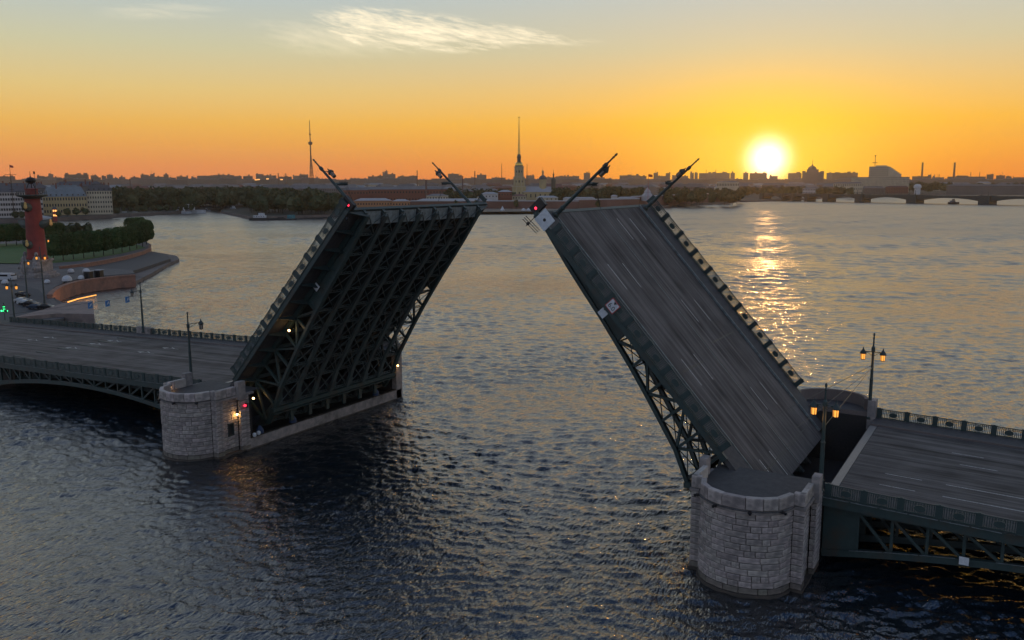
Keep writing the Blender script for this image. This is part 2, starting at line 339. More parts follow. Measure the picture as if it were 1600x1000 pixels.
# ------------------------------------------------------------------ water
def build_water():
    az0, az1, na = radians(-31.0-34), radians(-31.0+34), 880
    r0, r1, nr = 52.0, 1500.0, 1120
    az = np.linspace(az0, az1, na); rr = r0*np.exp(np.linspace(0, math.log(r1/r0), nr))
    RR, AZ = np.meshgrid(rr, az, indexing='ij')
    X = RR*np.sin(AZ); Y = RR*np.cos(AZ)
    cell = RR*math.log(r1/r0)/nr
    rs = np.random.RandomState(5); H = np.zeros_like(X)
    wind = radians(-72)
    gust = np.zeros_like(X)
    for i in range(10):
        th = rs.uniform(0, 2*pi); lam = rs.uniform(35, 160); gust += np.sin((X*np.cos(th)+Y*np.sin(th))*2*pi/lam + rs.uniform(0, 6.28))
    gust = 1 + .30*gust/2.2
    WX = X + 2.2*np.sin(Y/23+X/41) + 1.1*np.sin(X/9.0-Y/13+1.3); WY = Y + 2.0*np.sin(X/19-Y/37+.7) + 1.0*np.sin(X/11+Y/7.5)
    open_ = np.clip((Y-130)/260, 0, 1)
    for i in range(90):
        lam = 0.7*(4.6/0.7)**(rs.rand()**1.1)
        th = wind + rs.normal(0, .52)
        slope = .039*(1.0 if lam < 1.9 else .52)
        amp = slope*lam/(2*pi)*(rs.rand()*.9+.55)
        k = 2*pi/lam; ph = (WX*np.cos(th)+WY*np.sin(th))*k + rs.uniform(0, 6.28)
        w = np.clip((lam/cell-2.0)/2.0, 0, 1)
        s_ = np.sin(ph); H += w*amp*(s_ + .28*np.cos(2*ph))
    for i in range(26):
        lam = 4.5*(15/4.5)**rs.rand(); th = wind + rs.normal(0, .8); k = 2*pi/lam; amp = .024*lam/(2*pi)*(rs.rand()*.9+.5)
        H += open_*np.clip((lam/cell-2.0)/2.0, 0, 1)*amp*np.sin((WX*np.cos(th)+WY*np.sin(th))*k + rs.uniform(0, 6.28))
    H *= gust
    edge = np.minimum(np.clip((RR-r0)/6, 0, 1), np.clip((r1-RR)/200, 0, 1))
    Z = H*edge
    co = np.stack([X, Y, Z], -1).reshape(-1, 3).astype(np.float32)
    idx = np.arange(nr*na).reshape(nr, na)
    q = np.stack([idx[:-1, :-1], idx[:-1, 1:], idx[1:, 1:], idx[1:, :-1]], -1).reshape(-1, 4)
    q = q[:, ::-1]
    me = bpy.data.meshes.new('water'); me.vertices.add(len(co)); me.vertices.foreach_set('co', co.ravel())
    me.loops.add(q.size); me.loops.foreach_set('vertex_index', q.ravel().astype(np.int32))
    me.polygons.add(len(q)); me.polygons.foreach_set('loop_start', np.arange(0, q.size, 4, dtype=np.int32)); me.polygons.foreach_set('loop_total', np.full(len(q), 4, dtype=np.int32))
    me.polygons.foreach_set('use_smooth', [True]*len(q)); me.update(calc_edges=True); me.validate()
    m = bpy.data.materials.new('river_water'); m.use_nodes = True; t = m.node_tree; b = t.nodes['Principled BSDF']
    b.inputs['Base Color'].default_value = (.004, .009, .014, 1); b.inputs['Roughness'].default_value = .07; b.inputs['IOR'].default_value = 2.3
    tcn = t.nodes.new('ShaderNodeTexCoord'); 
    def nz(sc, st, rot, dt):
        mp = t.nodes.new('ShaderNodeMapping'); t.links.new(tcn.outputs['Object'], mp.inputs[0]); mp.inputs['Scale'].default_value = st; mp.inputs['Rotation'].default_value = (0, 0, rot)
        n = t.nodes.new('ShaderNodeTexNoise'); n.inputs['Scale'].default_value = sc; n.inputs['Detail'].default_value = dt; n.inputs['Roughness'].default_value = .55; t.links.new(mp.outputs[0], n.inputs[0]); return n.outputs[0]
    a = nz(1.5, (1, .42, 1), radians(72), 3); c = nz(.42, (1, .5, 1), radians(60), 2); d = nz(3.8, (1, .55, 1), radians(92), 4); pt_ = nz(.018, (1, .5, 1), radians(20), 3)
    def mth(op, x, y):
        n = t.nodes.new('ShaderNodeMath'); n.operation = op
        for i, qq in enumerate((x, y)):
            if isinstance(qq, float): n.inputs[i].default_value = qq
            else: t.links.new(qq, n.inputs[i])
        return n.outputs[0]
    sx = t.nodes.new('ShaderNodeSeparateXYZ'); t.links.new(tcn.outputs['Object'], sx.inputs[0])
    mr = t.nodes.new('ShaderNodeMapRange'); mr.inputs[1].default_value = 110; mr.inputs[2].default_value = 650; mr.inputs[3].default_value = .06; mr.inputs[4].default_value = .30; t.links.new(sx.outputs[1], mr.inputs[0]); t.links.new(mr.outputs[0], b.inputs['Roughness'])
    rdg = lambda x: mth('SUBTRACT', 1.0, mth('ABSOLUTE', mth('MULTIPLY', mth('SUBTRACT', x, .5), 2.6), .0))
    mp2 = t.nodes.new('ShaderNodeMapRange'); mp2.inputs[1].default_value = .36; mp2.inputs[2].default_value = .62; mp2.inputs[3].default_value = .6; mp2.inputs[4].default_value = 1.35; t.links.new(pt_, mp2.inputs[0])
    h = mth('ADD', mth('MULTIPLY', mth('ADD', mth('MULTIPLY', rdg(a), .13), mth('MULTIPLY', rdg(d), .028)), mp2.outputs[0]), mth('MULTIPLY', c, .26))
    bn = t.nodes.new('ShaderNodeBump'); bn.inputs['Strength'].default_value = 1.0; bn.inputs['Distance'].default_value = 1.0
    t.links.new(h, bn.inputs['Height']); t.links.new(bn.outputs[0], b.inputs['Normal'])
    me.materials.append(m); M['water'] = m
    link('water', me, kind='structure')
    # the rest of the river round the finely modelled part
    mb = MB(); n = 96; zz_ = -.12
    def P(r, a_): return (r*sin(a_), r*cos(a_), zz_)
    mb.add([(0, 0, zz_-.5)], [])
    big = MB()
    ring = [P(6500, 2*pi*i/n) for i in range(n)]
    big.add([(0, 0, -.45)] + [(x, y, -.45) for x, y, z in ring], [(0, (i+1) % n+1, i+1) for i in range(n)])
    o = struct('river_water', big, 'water')
build_water()

# ------------------------------------------------------------------ railing kit (local x along the rail, foot at z=0)
PAN = 3.02
def make_rail_panel():
    mb = MB(); l = PAN-.60; h = 1.18; x0 = -l/2
    mb.bx(x0, -x0, -.05, .05, h-.09, h); mb.bx(x0, -x0, -.045, .045, .05, .16); mb.bx(x0, -x0, -.02, .02, h-.27, h-.235)
    n = 13
    for i in range(n):
        x = x0 + l*(i+.5)/n
        if abs(x) < .36: 
            continue
        mb.bx(x-.034, x+.034, -.02, .02, .16, h-.09)
    for x in (-.27, -.13, 0, .13, .27):
        mb.bx(x-.018, x+.018, -.018, .018, .16, .3); mb.bx(x-.018, x+.018, -.018, .018, h-.38, h-.09)
    k = 18; rim = [(cos(2*pi*i/k)*.46, sin(2*pi*i/k)*.30) for i in range(k)]
    for y, sgn in ((-.06, 1), (.06, -1)):
        pass
    vs = [(x, -.06, z+.57) for x, z in rim] + [(x, .06, z+.57) for x, z in rim]
    mb.add(vs, [tuple(range(k)), tuple(range(k, 2*k))[::-1]] + [(i, k+i, k+(i+1) % k, (i+1) % k) for i in range(k)])
    k = 18; 
    for i in range(k):
        a0, a1 = 2*pi*i/k, 2*pi*(i+1)/k
        mb.bar((cos(a0)*.66, 0, .57+sin(a0)*.40), (cos(a1)*.66, 0, .57+sin(a1)*.40), .03, .03, (0, 1, 0))
    for i in range(12):
        x = x0 + l*(i+.5)/12; mb.bx(x-.03, x+.03, -.015, .015, h-.2, h-.12)
    return mb.mesh('railing_panel', 'steel')
def make_rail_post():
    mb = MB(); mb.bx(-.30, .30, -.1, .1, 0, 1.14); mb.bx(-.34, .34, -.13, .13, 0, .14); mb.bx(-.34, .34, -.13, .13, 1.14, 1.24); mb.bx(-.2, .2, -.12, .12, .25, 1.0)
    mb.bx(-.1, .1, -.1, .1, 1.24, 1.29)
    return mb.mesh('railing_post', 'steel')
RP, RPO = make_rail_panel(), make_rail_post()
def railing(parent, y, x0, n, z=0.0, slope=0.0, posts_end=True):
    for i in range(n):
        x = x0 + PAN*(i+.5)
        mw = Matrix.Translation((x, y, z+slope*x)) @ Matrix.Rotation(-math.atan(slope), 4, 'Y')
        link('railing_panel', RP, parent, mw)
    for i in range(n+1):
        x = x0 + PAN*i
        link('railing_post', RPO, parent, Matrix.Translation((x, y, z+slope*x)) @ Matrix.Rotation(-math.atan(slope), 4, 'Y'))

# ------------------------------------------------------------------ bascule leaves
LEAF_ANG = radians(48.1); LEAF_L = 36.6
YC = 94.67; YN = 79.5; YF = 109.85
def depth(s):
    pts = [(0, 6.6), (5.5, 6.1), (9.3, 4.75), (17.5, 3.3), (24, 2.5), (30, 2.0), (36.6, 1.15)]
    for (a, da), (b, db) in zip(pts, pts[1:]):
        if s <= b: return da + (db-da)*(max(s, a)-a)/(b-a)
    return pts[-1][1]
GY = [-12.6+3.6*k for k in range(8)]
def outer_girder(y, solid_from=21.6, outer=1):
    mb = MB(); st = [3.0, 6.1, 9.15, 12.2, 15.3, 18.4, 21.5]
    S = st + [24.6, 27.7, 30.8, 33.9, LEAF_L-.1]
    for a, b in zip(S, S[1:]):                                   # curved lower chord in short straight lengths
        mb.bar((a, y, -depth(a)), (b, y, -depth(b)), .5 if abs(y) < 12 else .62, .34, (0, 0, 1), 0)
        mb.bar((a, y, -depth(a)-.20), (b, y, -depth(b)-.20), .66, .05, (0, 0, 1), 0)
    mb.bx(1.0, LEAF_L-.1, y-.28, y+.28, -1.0, -.42, 1)
    for s in st:                                                  # posts
        mb.bar((s, y, -.9), (s, y, -depth(s)), .30, .30, (1, 0, 0), 1)
    for i in range(len(st)-1):
        a, b = st[i], st[i+1]
        mb.bar((b, y, -.95), (a, y, -depth(a)+.1), .26, .30, (0, 1, 0), 1) if i % 2 == 0 else mb.bar((a, y, -.95), (b, y, -depth(b)+.1), .26, .30, (0, 1, 0), 1)
    for s0, s1 in zip([21.5, 24.6, 27.7, 30.8, 33.9], [24.6, 27.7, 30.8, 33.9, LEAF_L-.1]):      # plated web
        d0, d1 = depth(s0), depth(s1)
        for dy in (-.05, .05):
            pass
        mb.add([(s0, y-.06, -1), (s1, y-.06, -1), (s1, y-.06, -d1), (s0, y-.06, -d0), (s0, y+.06, -1), (s1, y+.06, -1), (s1, y+.06, -d1), (s0, y+.06, -d0)],
               [(0, 1, 2, 3), (7, 6, 5, 4), (0, 4, 5, 1), (3, 2, 6, 7), (0, 3, 7, 4), (1, 5, 6, 2)], 1)
        mb.bx(s0-.04, s0+.04, y-.2, y+.2, -d0+.1, -1, 1)
    return mb
def lattice(mb, p, q, w=.09, n=8, h=.42, axis=(0, 0, 1)):
    p, q, ax = Vector(p), Vector(q), Vector(axis)
    mb.bar(p, q, w, w); mb.bar(p+ax*h, q+ax*h, w, w)
    for i in range(n):
        a, b = p.lerp(q, i/n), p.lerp(q, (i+1)/n)
        mb.bar(a, b+ax*h, .05, .05); mb.bar(a+ax*h, b, .05, .05)
def number_sign(parent, s0, n0, y, side):
    # square clearance sign, white with a dull red border, a black wedge and the figures 6.0
    w = 1.22; yy = y
    face = MB(); face.bx(s0, s0+w, yy-.03, yy+.03, n0, n0+w); sg = part('clearance_sign', face, 'signred', parent, label='square white clearance sign with 6.0')
    yo = yy+side*.034
    f = MB(); f.bx(s0+.09, s0+w-.09, yo-.004, yo+.004, n0+.09, n0+w-.09); part('sign_face', f, 'white', sg)
    t = MB(); yt = yy+side*.046; cx = s0+w/2
    def P(a, b): return (cx+a*(-side), yt, n0+w/2+b)        # a to the reader's right
    t.add([P(-.2, .5), P(.2, .5), P(0, .2)], [(0, 1, 2)])
    def seg(a0, b0, a1, b1, th=.07): 
        t.bar(P(a0, b0), P(a1, b1), .008, th, (0, 0, 1) if abs(a1-a0) > abs(b1-b0) else (1, 0, 0))
    # 6
    cxx, cy = -.24, -.12; k = 12
    def ell(cx_, cy_, rx, rz, a0=0, a1=2*pi, kk=14):
        for i in range(kk):
            u0, u1 = a0+(a1-a0)*i/kk, a0+(a1-a0)*(i+1)/kk
            A, B = P(cx_+cos(u0)*rx, cy_+sin(u0)*rz), P(cx_+cos(u1)*rx, cy_+sin(u1)*rz)
            t.bar(A, B, .065, .008, (0, 1, 0))
    ell(-.24, -.22, .115, .12); ell(-.10, -.16, .26, .30, radians(112), radians(190), 7)
    ell(.25, -.13, .12, .21)
    t.box(P(0, -.31), (.07, .008, .07))
    part('sign_figures', t, 'black', sg)
def build_leaf(side):
    # side -1: left leaf (hinge left, tip to +x); side +1: right leaf, turned round
    ox = -94.15 if side < 0 else -19.6
    lab = ('raised left bascule leaf showing its dark ribbed underside' if side < 0 else 'raised right bascule leaf showing its asphalt roadway and white clearance sign')
    root = thing('bascule_leaf', lab, 'bridge leaf', (ox, YC, 4.4), group='raised halves of the drawbridge')
    rot = Matrix.Rotation(-LEAF_ANG, 4, 'Y')
    if side > 0: rot = Matrix.Rotation(pi, 4, 'Z') @ rot
    root.matrix_world = Matrix.Translation((ox, YC, 4.4)) @ rot
    ny = -1 if side < 0 else 1                                    # local y sign of the viewer's side
    LL = LEAF_L
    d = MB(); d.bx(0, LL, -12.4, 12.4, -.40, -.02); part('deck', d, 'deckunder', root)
    d = MB(); d.bx(0, LL, -11.95, 11.95, -.016, .0); part('roadway', d, 'asphalt', root)
    for sy in (-1, 1):
        d = MB(); d.bx(.8, LL, sy*12.0, sy*15.25, -.30, .17); part('sidewalk', d, 'walk', root)
        d = MB(); d.bx(.8, LL, sy*11.9, sy*12.04, -.02, .24); part('kerb', d, 'lightsteel', root)
        d = MB(); d.bx(5.6, LL, sy*15.25, sy*15.42, -.42, .20); d.bx(5.6, LL, sy*15.1, sy*15.5, .17, .22)
        part('edge_beam', d, 'steel', root)
        for k in range(12):
            s = 3.0+3.05*k
            b = MB(); b.add([(s-.06, sy*12.6, -.42), (s-.06, sy*15.2, -.42), (s-.06, sy*15.2, -.62), (s-.06, sy*12.6, -1.4), (s+.06, sy*12.6, -.42), (s+.06, sy*15.2, -.42), (s+.06, sy*15.2, -.62), (s+.06, sy*12.6, -1.4)],
                            [(0, 1, 2, 3), (7, 6, 5, 4), (0, 4, 5, 1), (3, 2, 6, 7), (0, 3, 7, 4), (1, 5, 6, 2)])
            part('sidewalk_bracket', b, 'steel_dark', root)
        railing(root, sy*15.32, 6.7, 10 if sy != ny or side < 0 else 9, .2)
    # light strip lines along the outer edge
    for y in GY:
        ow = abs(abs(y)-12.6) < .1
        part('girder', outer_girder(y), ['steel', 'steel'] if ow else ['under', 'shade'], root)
    for i, s in enumerate([3.0+3.05*k for k in range(11)]):
        mb = MB(); dd = depth(s)
        mb.bx(s-.09, s+.09, -12.5, 12.5, -.95, -.42)
        for a, b in zip(GY, GY[1:]):
            lattice(mb, (s, a+.3, -dd+.05), (s, b-.3, -dd+.05), .07, 5, .32)
        part('cross_frame', mb, 'under', root)
    ST = [6.1+3.05*k for k in range(11)]
    for a, b in zip(GY, GY[1:]):
        for s0, s1 in zip(ST, ST[1:]):
            mb = MB(); mb.bar((s0, a+.3, -depth(s0)+.02), (s1, b-.3, -depth(s1)+.02), .09, .08); mb.bar((s0, b-.3, -depth(s0)+.0), (s1, a+.3, -depth(s1)-.0), .09, .08)
            part('cross_brace', mb, 'under', root)
    for a, b in zip(GY, GY[1:]):                                  # end plates between the girders at the tip
        mb = MB()
        mb.add([(LL-.05, a+.36, -.42), (LL-.05, b-.36, -.42), (LL-1.35, b-.36, -1.25), (LL-1.35, a+.36, -1.25), (LL+.02, a+.36, -.5), (LL+.02, b-.36, -.5), (LL-1.31, b-.36, -1.35), (LL-1.31, a+.36, -1.35)],
               [(0, 1, 2, 3), (7, 6, 5, 4), (0, 4, 5, 1), (3, 2, 6, 7), (0, 3, 7, 4), (1, 5, 6, 2)])
        part('end_panel', mb, 'lightsteel', root)
    mb = MB(); mb.bx(LL-.15, LL+.22, -15.3, 15.3, -.35, .06)
    for y in GY: mb.bx(LL-.5, LL+.15, y-.22, y+.22, -.9, -.3)
    part('nose_beam', mb, 'steel', root)
    mb = MB(); mb.bar((5.6, -13.1, -6.05), (5.6, 13.1, -6.05), .75, .55, (1, 0, .75)); mb.bar((5.3, -13.1, -6.5), (5.3, 13.1, -6.5), .5, .12, (1, 0, .75)); part('cross_beam', mb, 'steel', root)
    # road markings: broken lane lines, groove of the centre joint
    cy = -1 if side > 0 else 1
    def wy(y): return (y-YC)*(1 if side < 0 else -1)
    for y, segs in ((86.1, [(.5, 3.4), (12.8, 16.2), (25.6, 29.1)]), (89.7, [(.3, 3.3), (12.7, 16.1), (25.4, 28.8)]), (97.3, [(6.6, 9.8), (19.2, 22.5), (31.7, 35.0)]), (100.9, [(6.4, 9.6), (18.8, 22), (31.4, 34.8)])):
        for a, b in segs:
            q = MB(); yy = wy(y); q.bx(a, b, yy-.06, yy+.06, .001, .006); part('lane_dash', q, 'paint', root)
    for off in (-.18, .12):
        q = MB(); yy = wy(94.6)+off; q.bx(.2, LL-.1, yy-.05, yy+.05, .001, .008); part('centre_joint', q, 'black' if off < 0 else 'lightsteel', root)
    for s_, y0, y1 in ((14.9, 84.2, 90.8), (16.3, 96.5, 104.8), (2.2, 83.5, 106)):
        q = MB(); q.bx(s_-.05, s_+.05, min(wy(y0), wy(y1)), max(wy(y0), wy(y1)), .001, .007); part('expansion_joint', q, 'black', root)
    q = MB(); yy = wy(83.0); q.bx(.2, LL-.1, yy-.05, yy+.05, .001, .005); part('edge_line', q, 'paint', root)
    # rocker segments and their struts below the cross beam
    return root
def mast(name, label, base, nrm, height, arms, lantern, lit=False, group=None, trolley=None, wire=False):
    """lamp standard: fluted post, collars, finial, lantern arms."""
    nrm = Vector(nrm).normalized(); root = thing(name, label, 'lamp post', base, group=group)
    q = Vector((0, 0, 1)).rotation_difference(nrm) ; root.rotation_mode = 'QUATERNION'; root.rotation_quaternion = q
    inv = q.inverted()
    mb = MB(); mb.lathe((0, 0, 0), [(.36, 0), (.36, .25), (.27, .4), (.25, 1.1), (.30, 1.2), (.21, 1.35), (.19, height*.45), (.23, height*.46), (.17, height*.48), (.15, height*.78), (.22, height*.79), (.22, height*.83), (.10, height*.85), (.085, height*.93), (.14, height*.94), (.06, height*.955), (.13, height*.975), (.10, height*.99), (.02, height)], 12)
    part('post', mb, 'steel', root)
    for s, ln, hz in arms:
        v = (inv @ Vector(s)).normalized(); v.z = 0 if abs(nrm.z) < .99 else 0; v.normalize()
        hh = height*hz
        a = MB(); a.tube((0, 0, hh), v*ln+Vector((0, 0, hh)), .05, .05, 6); a.tube((0, 0, hh-.55), v*ln*.7+Vector((0, 0, hh-.02)), .03, .03, 5)
        part('lamp_arm', a, 'steel', root)
        c = v*ln + Vector((0, 0, hh))
        l = MB(); l.lathe(c+Vector((0, 0, -.02)), [(.36, -.28), (.40, -.20), (.30, .0), (.13, .22), (.05, .4), (.08, .45), (.02, .55)], 10); l.lathe(c+Vector((0, 0, -1.02)), [(.02, -.05), (.24, 0), (.26, .08)], 8)
        for k in range(6):
            t = 2*pi*k/6; l.bar(c+Vector((cos(t)*.27, sin(t)*.27, -.28)), c+Vector((cos(t)*.24, sin(t)*.24, -.98)), .04, .04)
        la = part('lantern', l, 'steel_dark', root)
        gm = MB(); gm.lathe(c+Vector((0, 0, -.98)), [(.22, 0), (.25, .7)], 10); part('lantern_glass', gm, 'lampglass' if lit else 'unlit', la)
        if lit:
            pl = bpy.data.lights.new('lantern_light', 'POINT'); pl.energy = 18; pl.color = (1, .5, .15); pl.shadow_soft_size = .3
            po = link('lantern_light', pl, la); po.location = c+Vector((0, 0, -1.3))
    if trolley:
        s, ln, hh = trolley
        v = (inv @ Vector(s)); v.z = 0; v.normalize()
        a = MB(); c0 = Vector((0, 0, hh)); c1 = c0+v*ln
        a.bar(c0, c1, .20, .26); a.bar(c0+Vector((0, 0, .1)), c1+Vector((0, 0, .1)), .1, .12)
        w = v.cross(Vector((0, 0, 1)))
        for k in range(5):
            p = c1 - v*(.1+.28*k); a.bar(p-w*.25, p+w*.3, .07, .07); a.tube(p+w*.1, p+w*.1+Vector((0, 0, .35)), .05, .03, 6)
        part('wire_bracket', a, 'steel_dark', root)
        wr = MB()
        for k in range(3):
            p = c1 - v*(.1+.3*k) + w*.0
            dn = inv @ Vector((0, 0, -1))
            wr.tube(p, p + dn*2.4 + v*(.9+.3*k) + w*.3, .016, .016, 4)
        part('trolley_wire', wr, 'black', root)
    return root
LT, RTL = build_leaf(-1), build_leaf(1)
eL = Vector((cos(LEAF_ANG), 0, sin(LEAF_ANG))); nL = Vector((-sin(LEAF_ANG), 0, cos(LEAF_ANG)))
eR = Vector((-cos(LEAF_ANG), 0, sin(LEAF_ANG))); nR = Vector((sin(LEAF_ANG), 0, cos(LEAF_ANG)))
def onleaf(side, s, y, n):
    o = Vector((-94.15, 0, 4.4)) if side < 0 else Vector((-19.6, 0, 4.4))
    e, nn = (eL, nL) if side < 0 else (eR, nR)
    p = o + e*s + nn*n; p.y = y; return p
for side, y, lab in ((-1, 82.1, 'near mast on the tip of the left raised leaf'), (-1, 107.3, 'far mast on the tip of the left raised leaf'), (1, 82.4, 'near mast on the tip of the right raised leaf, round lantern below its head'), (1, 107.6, 'far mast on the tip of the right raised leaf')):
    inw = Vector((0, 1 if y < 95 else -1, 0))
    mast('lamp_post', lab, onleaf(side, 36.0, y, .2), nL if side < 0 else nR, 9.5, [(inw, 1.15, .76)], True, group='lamp masts leaning out from the leaf tips', trolley=(inw, 2.3, 4.9))
# sign boards and signals carried on the leaves
number_sign(RTL, 23.4, -.1, 15.5, 1)
mb = MB(); mb.bx(34.55, 36.25, 15.50, 15.56, -.5, 1.2); b1 = part('square_board', mb, 'white', RTL, label='plain white square board with a dark centre dot')
mb = MB(); mb.lathe((35.4, 15.56, .35), [(.17, 0), (.17, .03)], 16, axis=(0, 1, 0)); part('dot', mb, 'black', b1)
for rt_, yy, ys in ((RTL, 15.0, 1), (LT, -12.95, -1)):
    mb = MB(); mb.bx(23.8, 24.65, yy-.02, yy+.02, -1.45, -.62); part('number_plate', mb, 'white', rt_, label='small blank white plate on the girder')
    mb = MB(); s0 = LEAF_L+.05; mb.box((s0+.5, ys*14.9, .45), (1.0, .55, 1.7)); bx_ = part('signal_box', mb, 'black', rt_)
    mb = MB(); mb.lathe((s0+.45, ys*15.18, .2), [(.15, 0), (.12, .06), (.02, .1)], 12, axis=(0, ys, 0)); part('signal_lens', mb, 'redlamp', bx_)
    mb = MB()
    for k in range(3): mb.tube((s0-1.6, ys*15.3, -.9-.25*k), (s0+.4, ys*15.9, -.9-.25*k), .04, .04, 5)
    mb.tube((s0-.4, ys*15.9, -1.6), (s0-.4, ys*15.9, -.3), .04, .04, 5); mb.lathe((s0-.4, ys*16, -1.2), [(.02, -.2), (.18, -.1), (.18, .1), (.02, .2)], 8)
    part('tip_bracket', mb, 'black', rt_)
# lit work lamps on the left leaf
for s, n_ in ((4.6, -2.9), (16.8, -1.6)):
    p = onleaf(-1, s, 81.2, n_)
    lp = MB(); lp.lathe(p, [(.10, -.12), (.17, 0), (.10, .12)], 10); 
    o = solo('work_lamp', lp, 'bulb', 'lit work lamp on the left leaf girder ' + ('near the hinge' if s < 9 else 'half way up'), 'lamp', 'lit work lamps on the left leaf')
    pl = bpy.data.lights.new('work_light', 'POINT'); pl.energy = 14; pl.color = (1, .62, .22); pl.shadow_soft_size = .15
    po = link('work_light', pl, o); po.location = p + Vector((.5, -.1, .1))

# ------------------------------------------------------------------ approach spans
def arch_z(dx): return 3.12-.0035*dx*dx
def build_span(side):
    # local x runs away from the channel
    x_edge = -96.9 if side < 0 else -14.35
    sg = -1 if side < 0 else 1
    length = 54.0 if side < 0 else 54.0
    lab = 'left fixed arch span of the bridge, deck with tyre-streaked asphalt' if side < 0 else 'right fixed arch span of the bridge cut off by the picture edge'
    root = thing('bridge_span', lab, 'bridge span', (x_edge, YC, 6.54), group='fixed spans of the bridge')
    SL = -.031
    def WX(l): return sg*l
    def P(l, y, z): return (sg*l, y, z+SL*l)
    def slab(l0, l1, y0, y1, z0, z1, mat_, name, lbl=None):
        mb = MB(); vs = [P(l, y, z) for l in (l0, l1) for y in (y0, y1) for z in (z0, z1)]
        mb.add(vs, [(0, 1, 3, 2), (4, 6, 7, 5), (0, 4, 5, 1), (2, 3, 7, 6), (0, 2, 6, 4), (1, 5, 7, 3)])
        return part(name, mb, mat_, root)
    tot = length if side > 0 else 110
    slab(0, tot, -15.1, 15.1, -.55, -.06, 'deckunder', 'deck')
    slab(.75, tot, -11.95, 11.95, -.05, .0, 'asphalt', 'roadway')
    slab(-.05, .70, -11.95, 11.95, -.10, .012, 'edge', 'joint_plate')
    for sy in (-1, 1):
        slab(.0, tot, sy*12.0, sy*15.2, -.05, .19, 'walk', 'sidewalk')
        slab(.0, tot, sy*11.93, sy*12.03, -.04, .235, 'quay', 'kerb')
        slab(.0, tot, sy*15.12, sy*15.35, -.75, .10, 'steel', 'edge_beam')
        slab(.0, tot, sy*15.05, sy*15.5, .10, .15, 'steel', 'edge_moulding')
        for i in range(int(tot/2.4)):
            if i % 7 != 6 and (sy < 0 or side < 0) and i*2.4 < 60: slab(i*2.4+.05, i*2.4+2.28, sy*15.5, sy*15.54, .085, .145, 'lightsteel', 'edge_strip')
        nr_ = int((min(tot, 100 if sy > 0 else 60))/PAN)
        for i in range(nr_):
            x = .45+PAN*(i+.5); link('railing_panel', RP, root, Matrix.Translation((sg*x, sy*15.25, .15+SL*x)) @ Matrix.Rotation(-math.atan(SL*sg), 4, 'Y'))
        for i in range(nr_+1):
            x = .45+PAN*i; link('railing_post', RPO, root, Matrix.Translation((sg*x, sy*15.25, .15+SL*x)) @ Matrix.Rotation(-math.atan(SL*sg), 4, 'Y'))
    # arched trusses
    base = 6.54
    for y in [-14.2+4.06*k for k in range(8)]:
        mb = MB(); ow = y < -14
        def bot(l): return arch_z(l-26.8) - base + .30
        def topz(l): return (-1.15 if l < 8 else -1.15+min(.0, 0)) + SL*l*.35
        stp = 2.86
        n = 18
        mb.bx(sg*0.0, sg*3.0, y-.12, y+.12, bot(1.5)-.1, topz(1.5)+.2)
        for i in range(n):
            l0, l1 = 3.0+stp*i-.0, 3.0+stp*(i+1)
            mb.bar((sg*l0, y, bot(l0)), (sg*l1, y, bot(l1)), .5, .62)
            mb.bar((sg*l0, y, topz(l0)), (sg*l1, y, topz(l1)), .45, .34)
        mb.bar((0, y, bot(0)), (sg*3, y, bot(3)), .5, .62); mb.bar((0, y, topz(0)), (sg*3, y, topz(3)), .45, .34)
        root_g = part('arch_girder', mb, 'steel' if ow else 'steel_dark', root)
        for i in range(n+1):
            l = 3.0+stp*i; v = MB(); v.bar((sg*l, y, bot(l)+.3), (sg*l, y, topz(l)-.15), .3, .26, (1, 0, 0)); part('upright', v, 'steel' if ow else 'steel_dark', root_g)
            if i < n:
                l2 = l+stp; v = MB()
                if l+stp/2 < 26.8: v.bar((sg*(l+.1), y, topz(l)-.15), (sg*(l2-.15), y, bot(l2)+.3), .26, .24, (0, 1, 0))
                else: v.bar((sg*(l+.15), y, bot(l)+.3), (sg*(l2-.1), y, topz(l2)-.15), .26, .24, (0, 1, 0))
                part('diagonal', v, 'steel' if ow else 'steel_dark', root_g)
        if ow:
            for i in range(n*1):
                if i % 4 == 3: continue
                l0, l1 = 2.4+2.9*i, 2.4+2.9*(i+1)-.12
                v = MB(); v.bar((sg*l0, y-.30, bot(l0)+.33), (sg*l1, y-.30, bot(l1)+.33), .12, .04); part('flange_strip', v, 'lightsteel', root_g)
    # cross frames under the deck
    for i in range(19):
        l = 3.0+2.86*i; mb = MB(); mb.bx(sg*(l-.1), sg*(l+.1), -14, 14, -1.05+SL*l, -.58+SL*l); part('floor_beam', mb, 'steel_dark', root)
    for y, segs in ((86, [(3.9, 7.0), (9.3, 15.8), (18.3, 21.6)]), (89.6, [(3.9, 7.2), (9.3, 16.0), (18.6, 22)]), (97, [(10, 13.4), (22.8, 26)]), (100.8, [(9, 12), (21, 24)])):
        for a, b in segs: 
            if side > 0:
                slab(a, b, y-YC-.05, y-YC+.05, .001, .006, 'paint', 'lane_dash')
    if side < 0:
        for x, y in ((-165.4, 96.5), (-165.2, 99.7), (-148.1, 102), (-148.4, 93.7), (-148.3, 98.4), (-130.9, 96), (-130.3, 100.6)):
            l = x_edge-x; q = MB(); z = .006
            q.add([P(l-1.9, y-YC-.05, z), P(l+1.2, y-YC-.05, z), P(l+1.2, y-YC+.05, z), P(l-1.9, y-YC+.05, z)], [(0, 1, 2, 3)])
            q.add([P(l+1.2, y-YC-.42, z), P(l+1.2, y-YC+.42, z), P(l+2.6, y-YC, z)], [(0, 1, 2)])
            q.add([P(l-.6, y-YC+.05, z), P(l+.9, y-YC+.75, z), P(l+.9, y-YC+.9, z), P(l-.9, y-YC+.05, z)], [(0, 1, 2, 3)])
            part('road_arrow', q, 'paint', root)
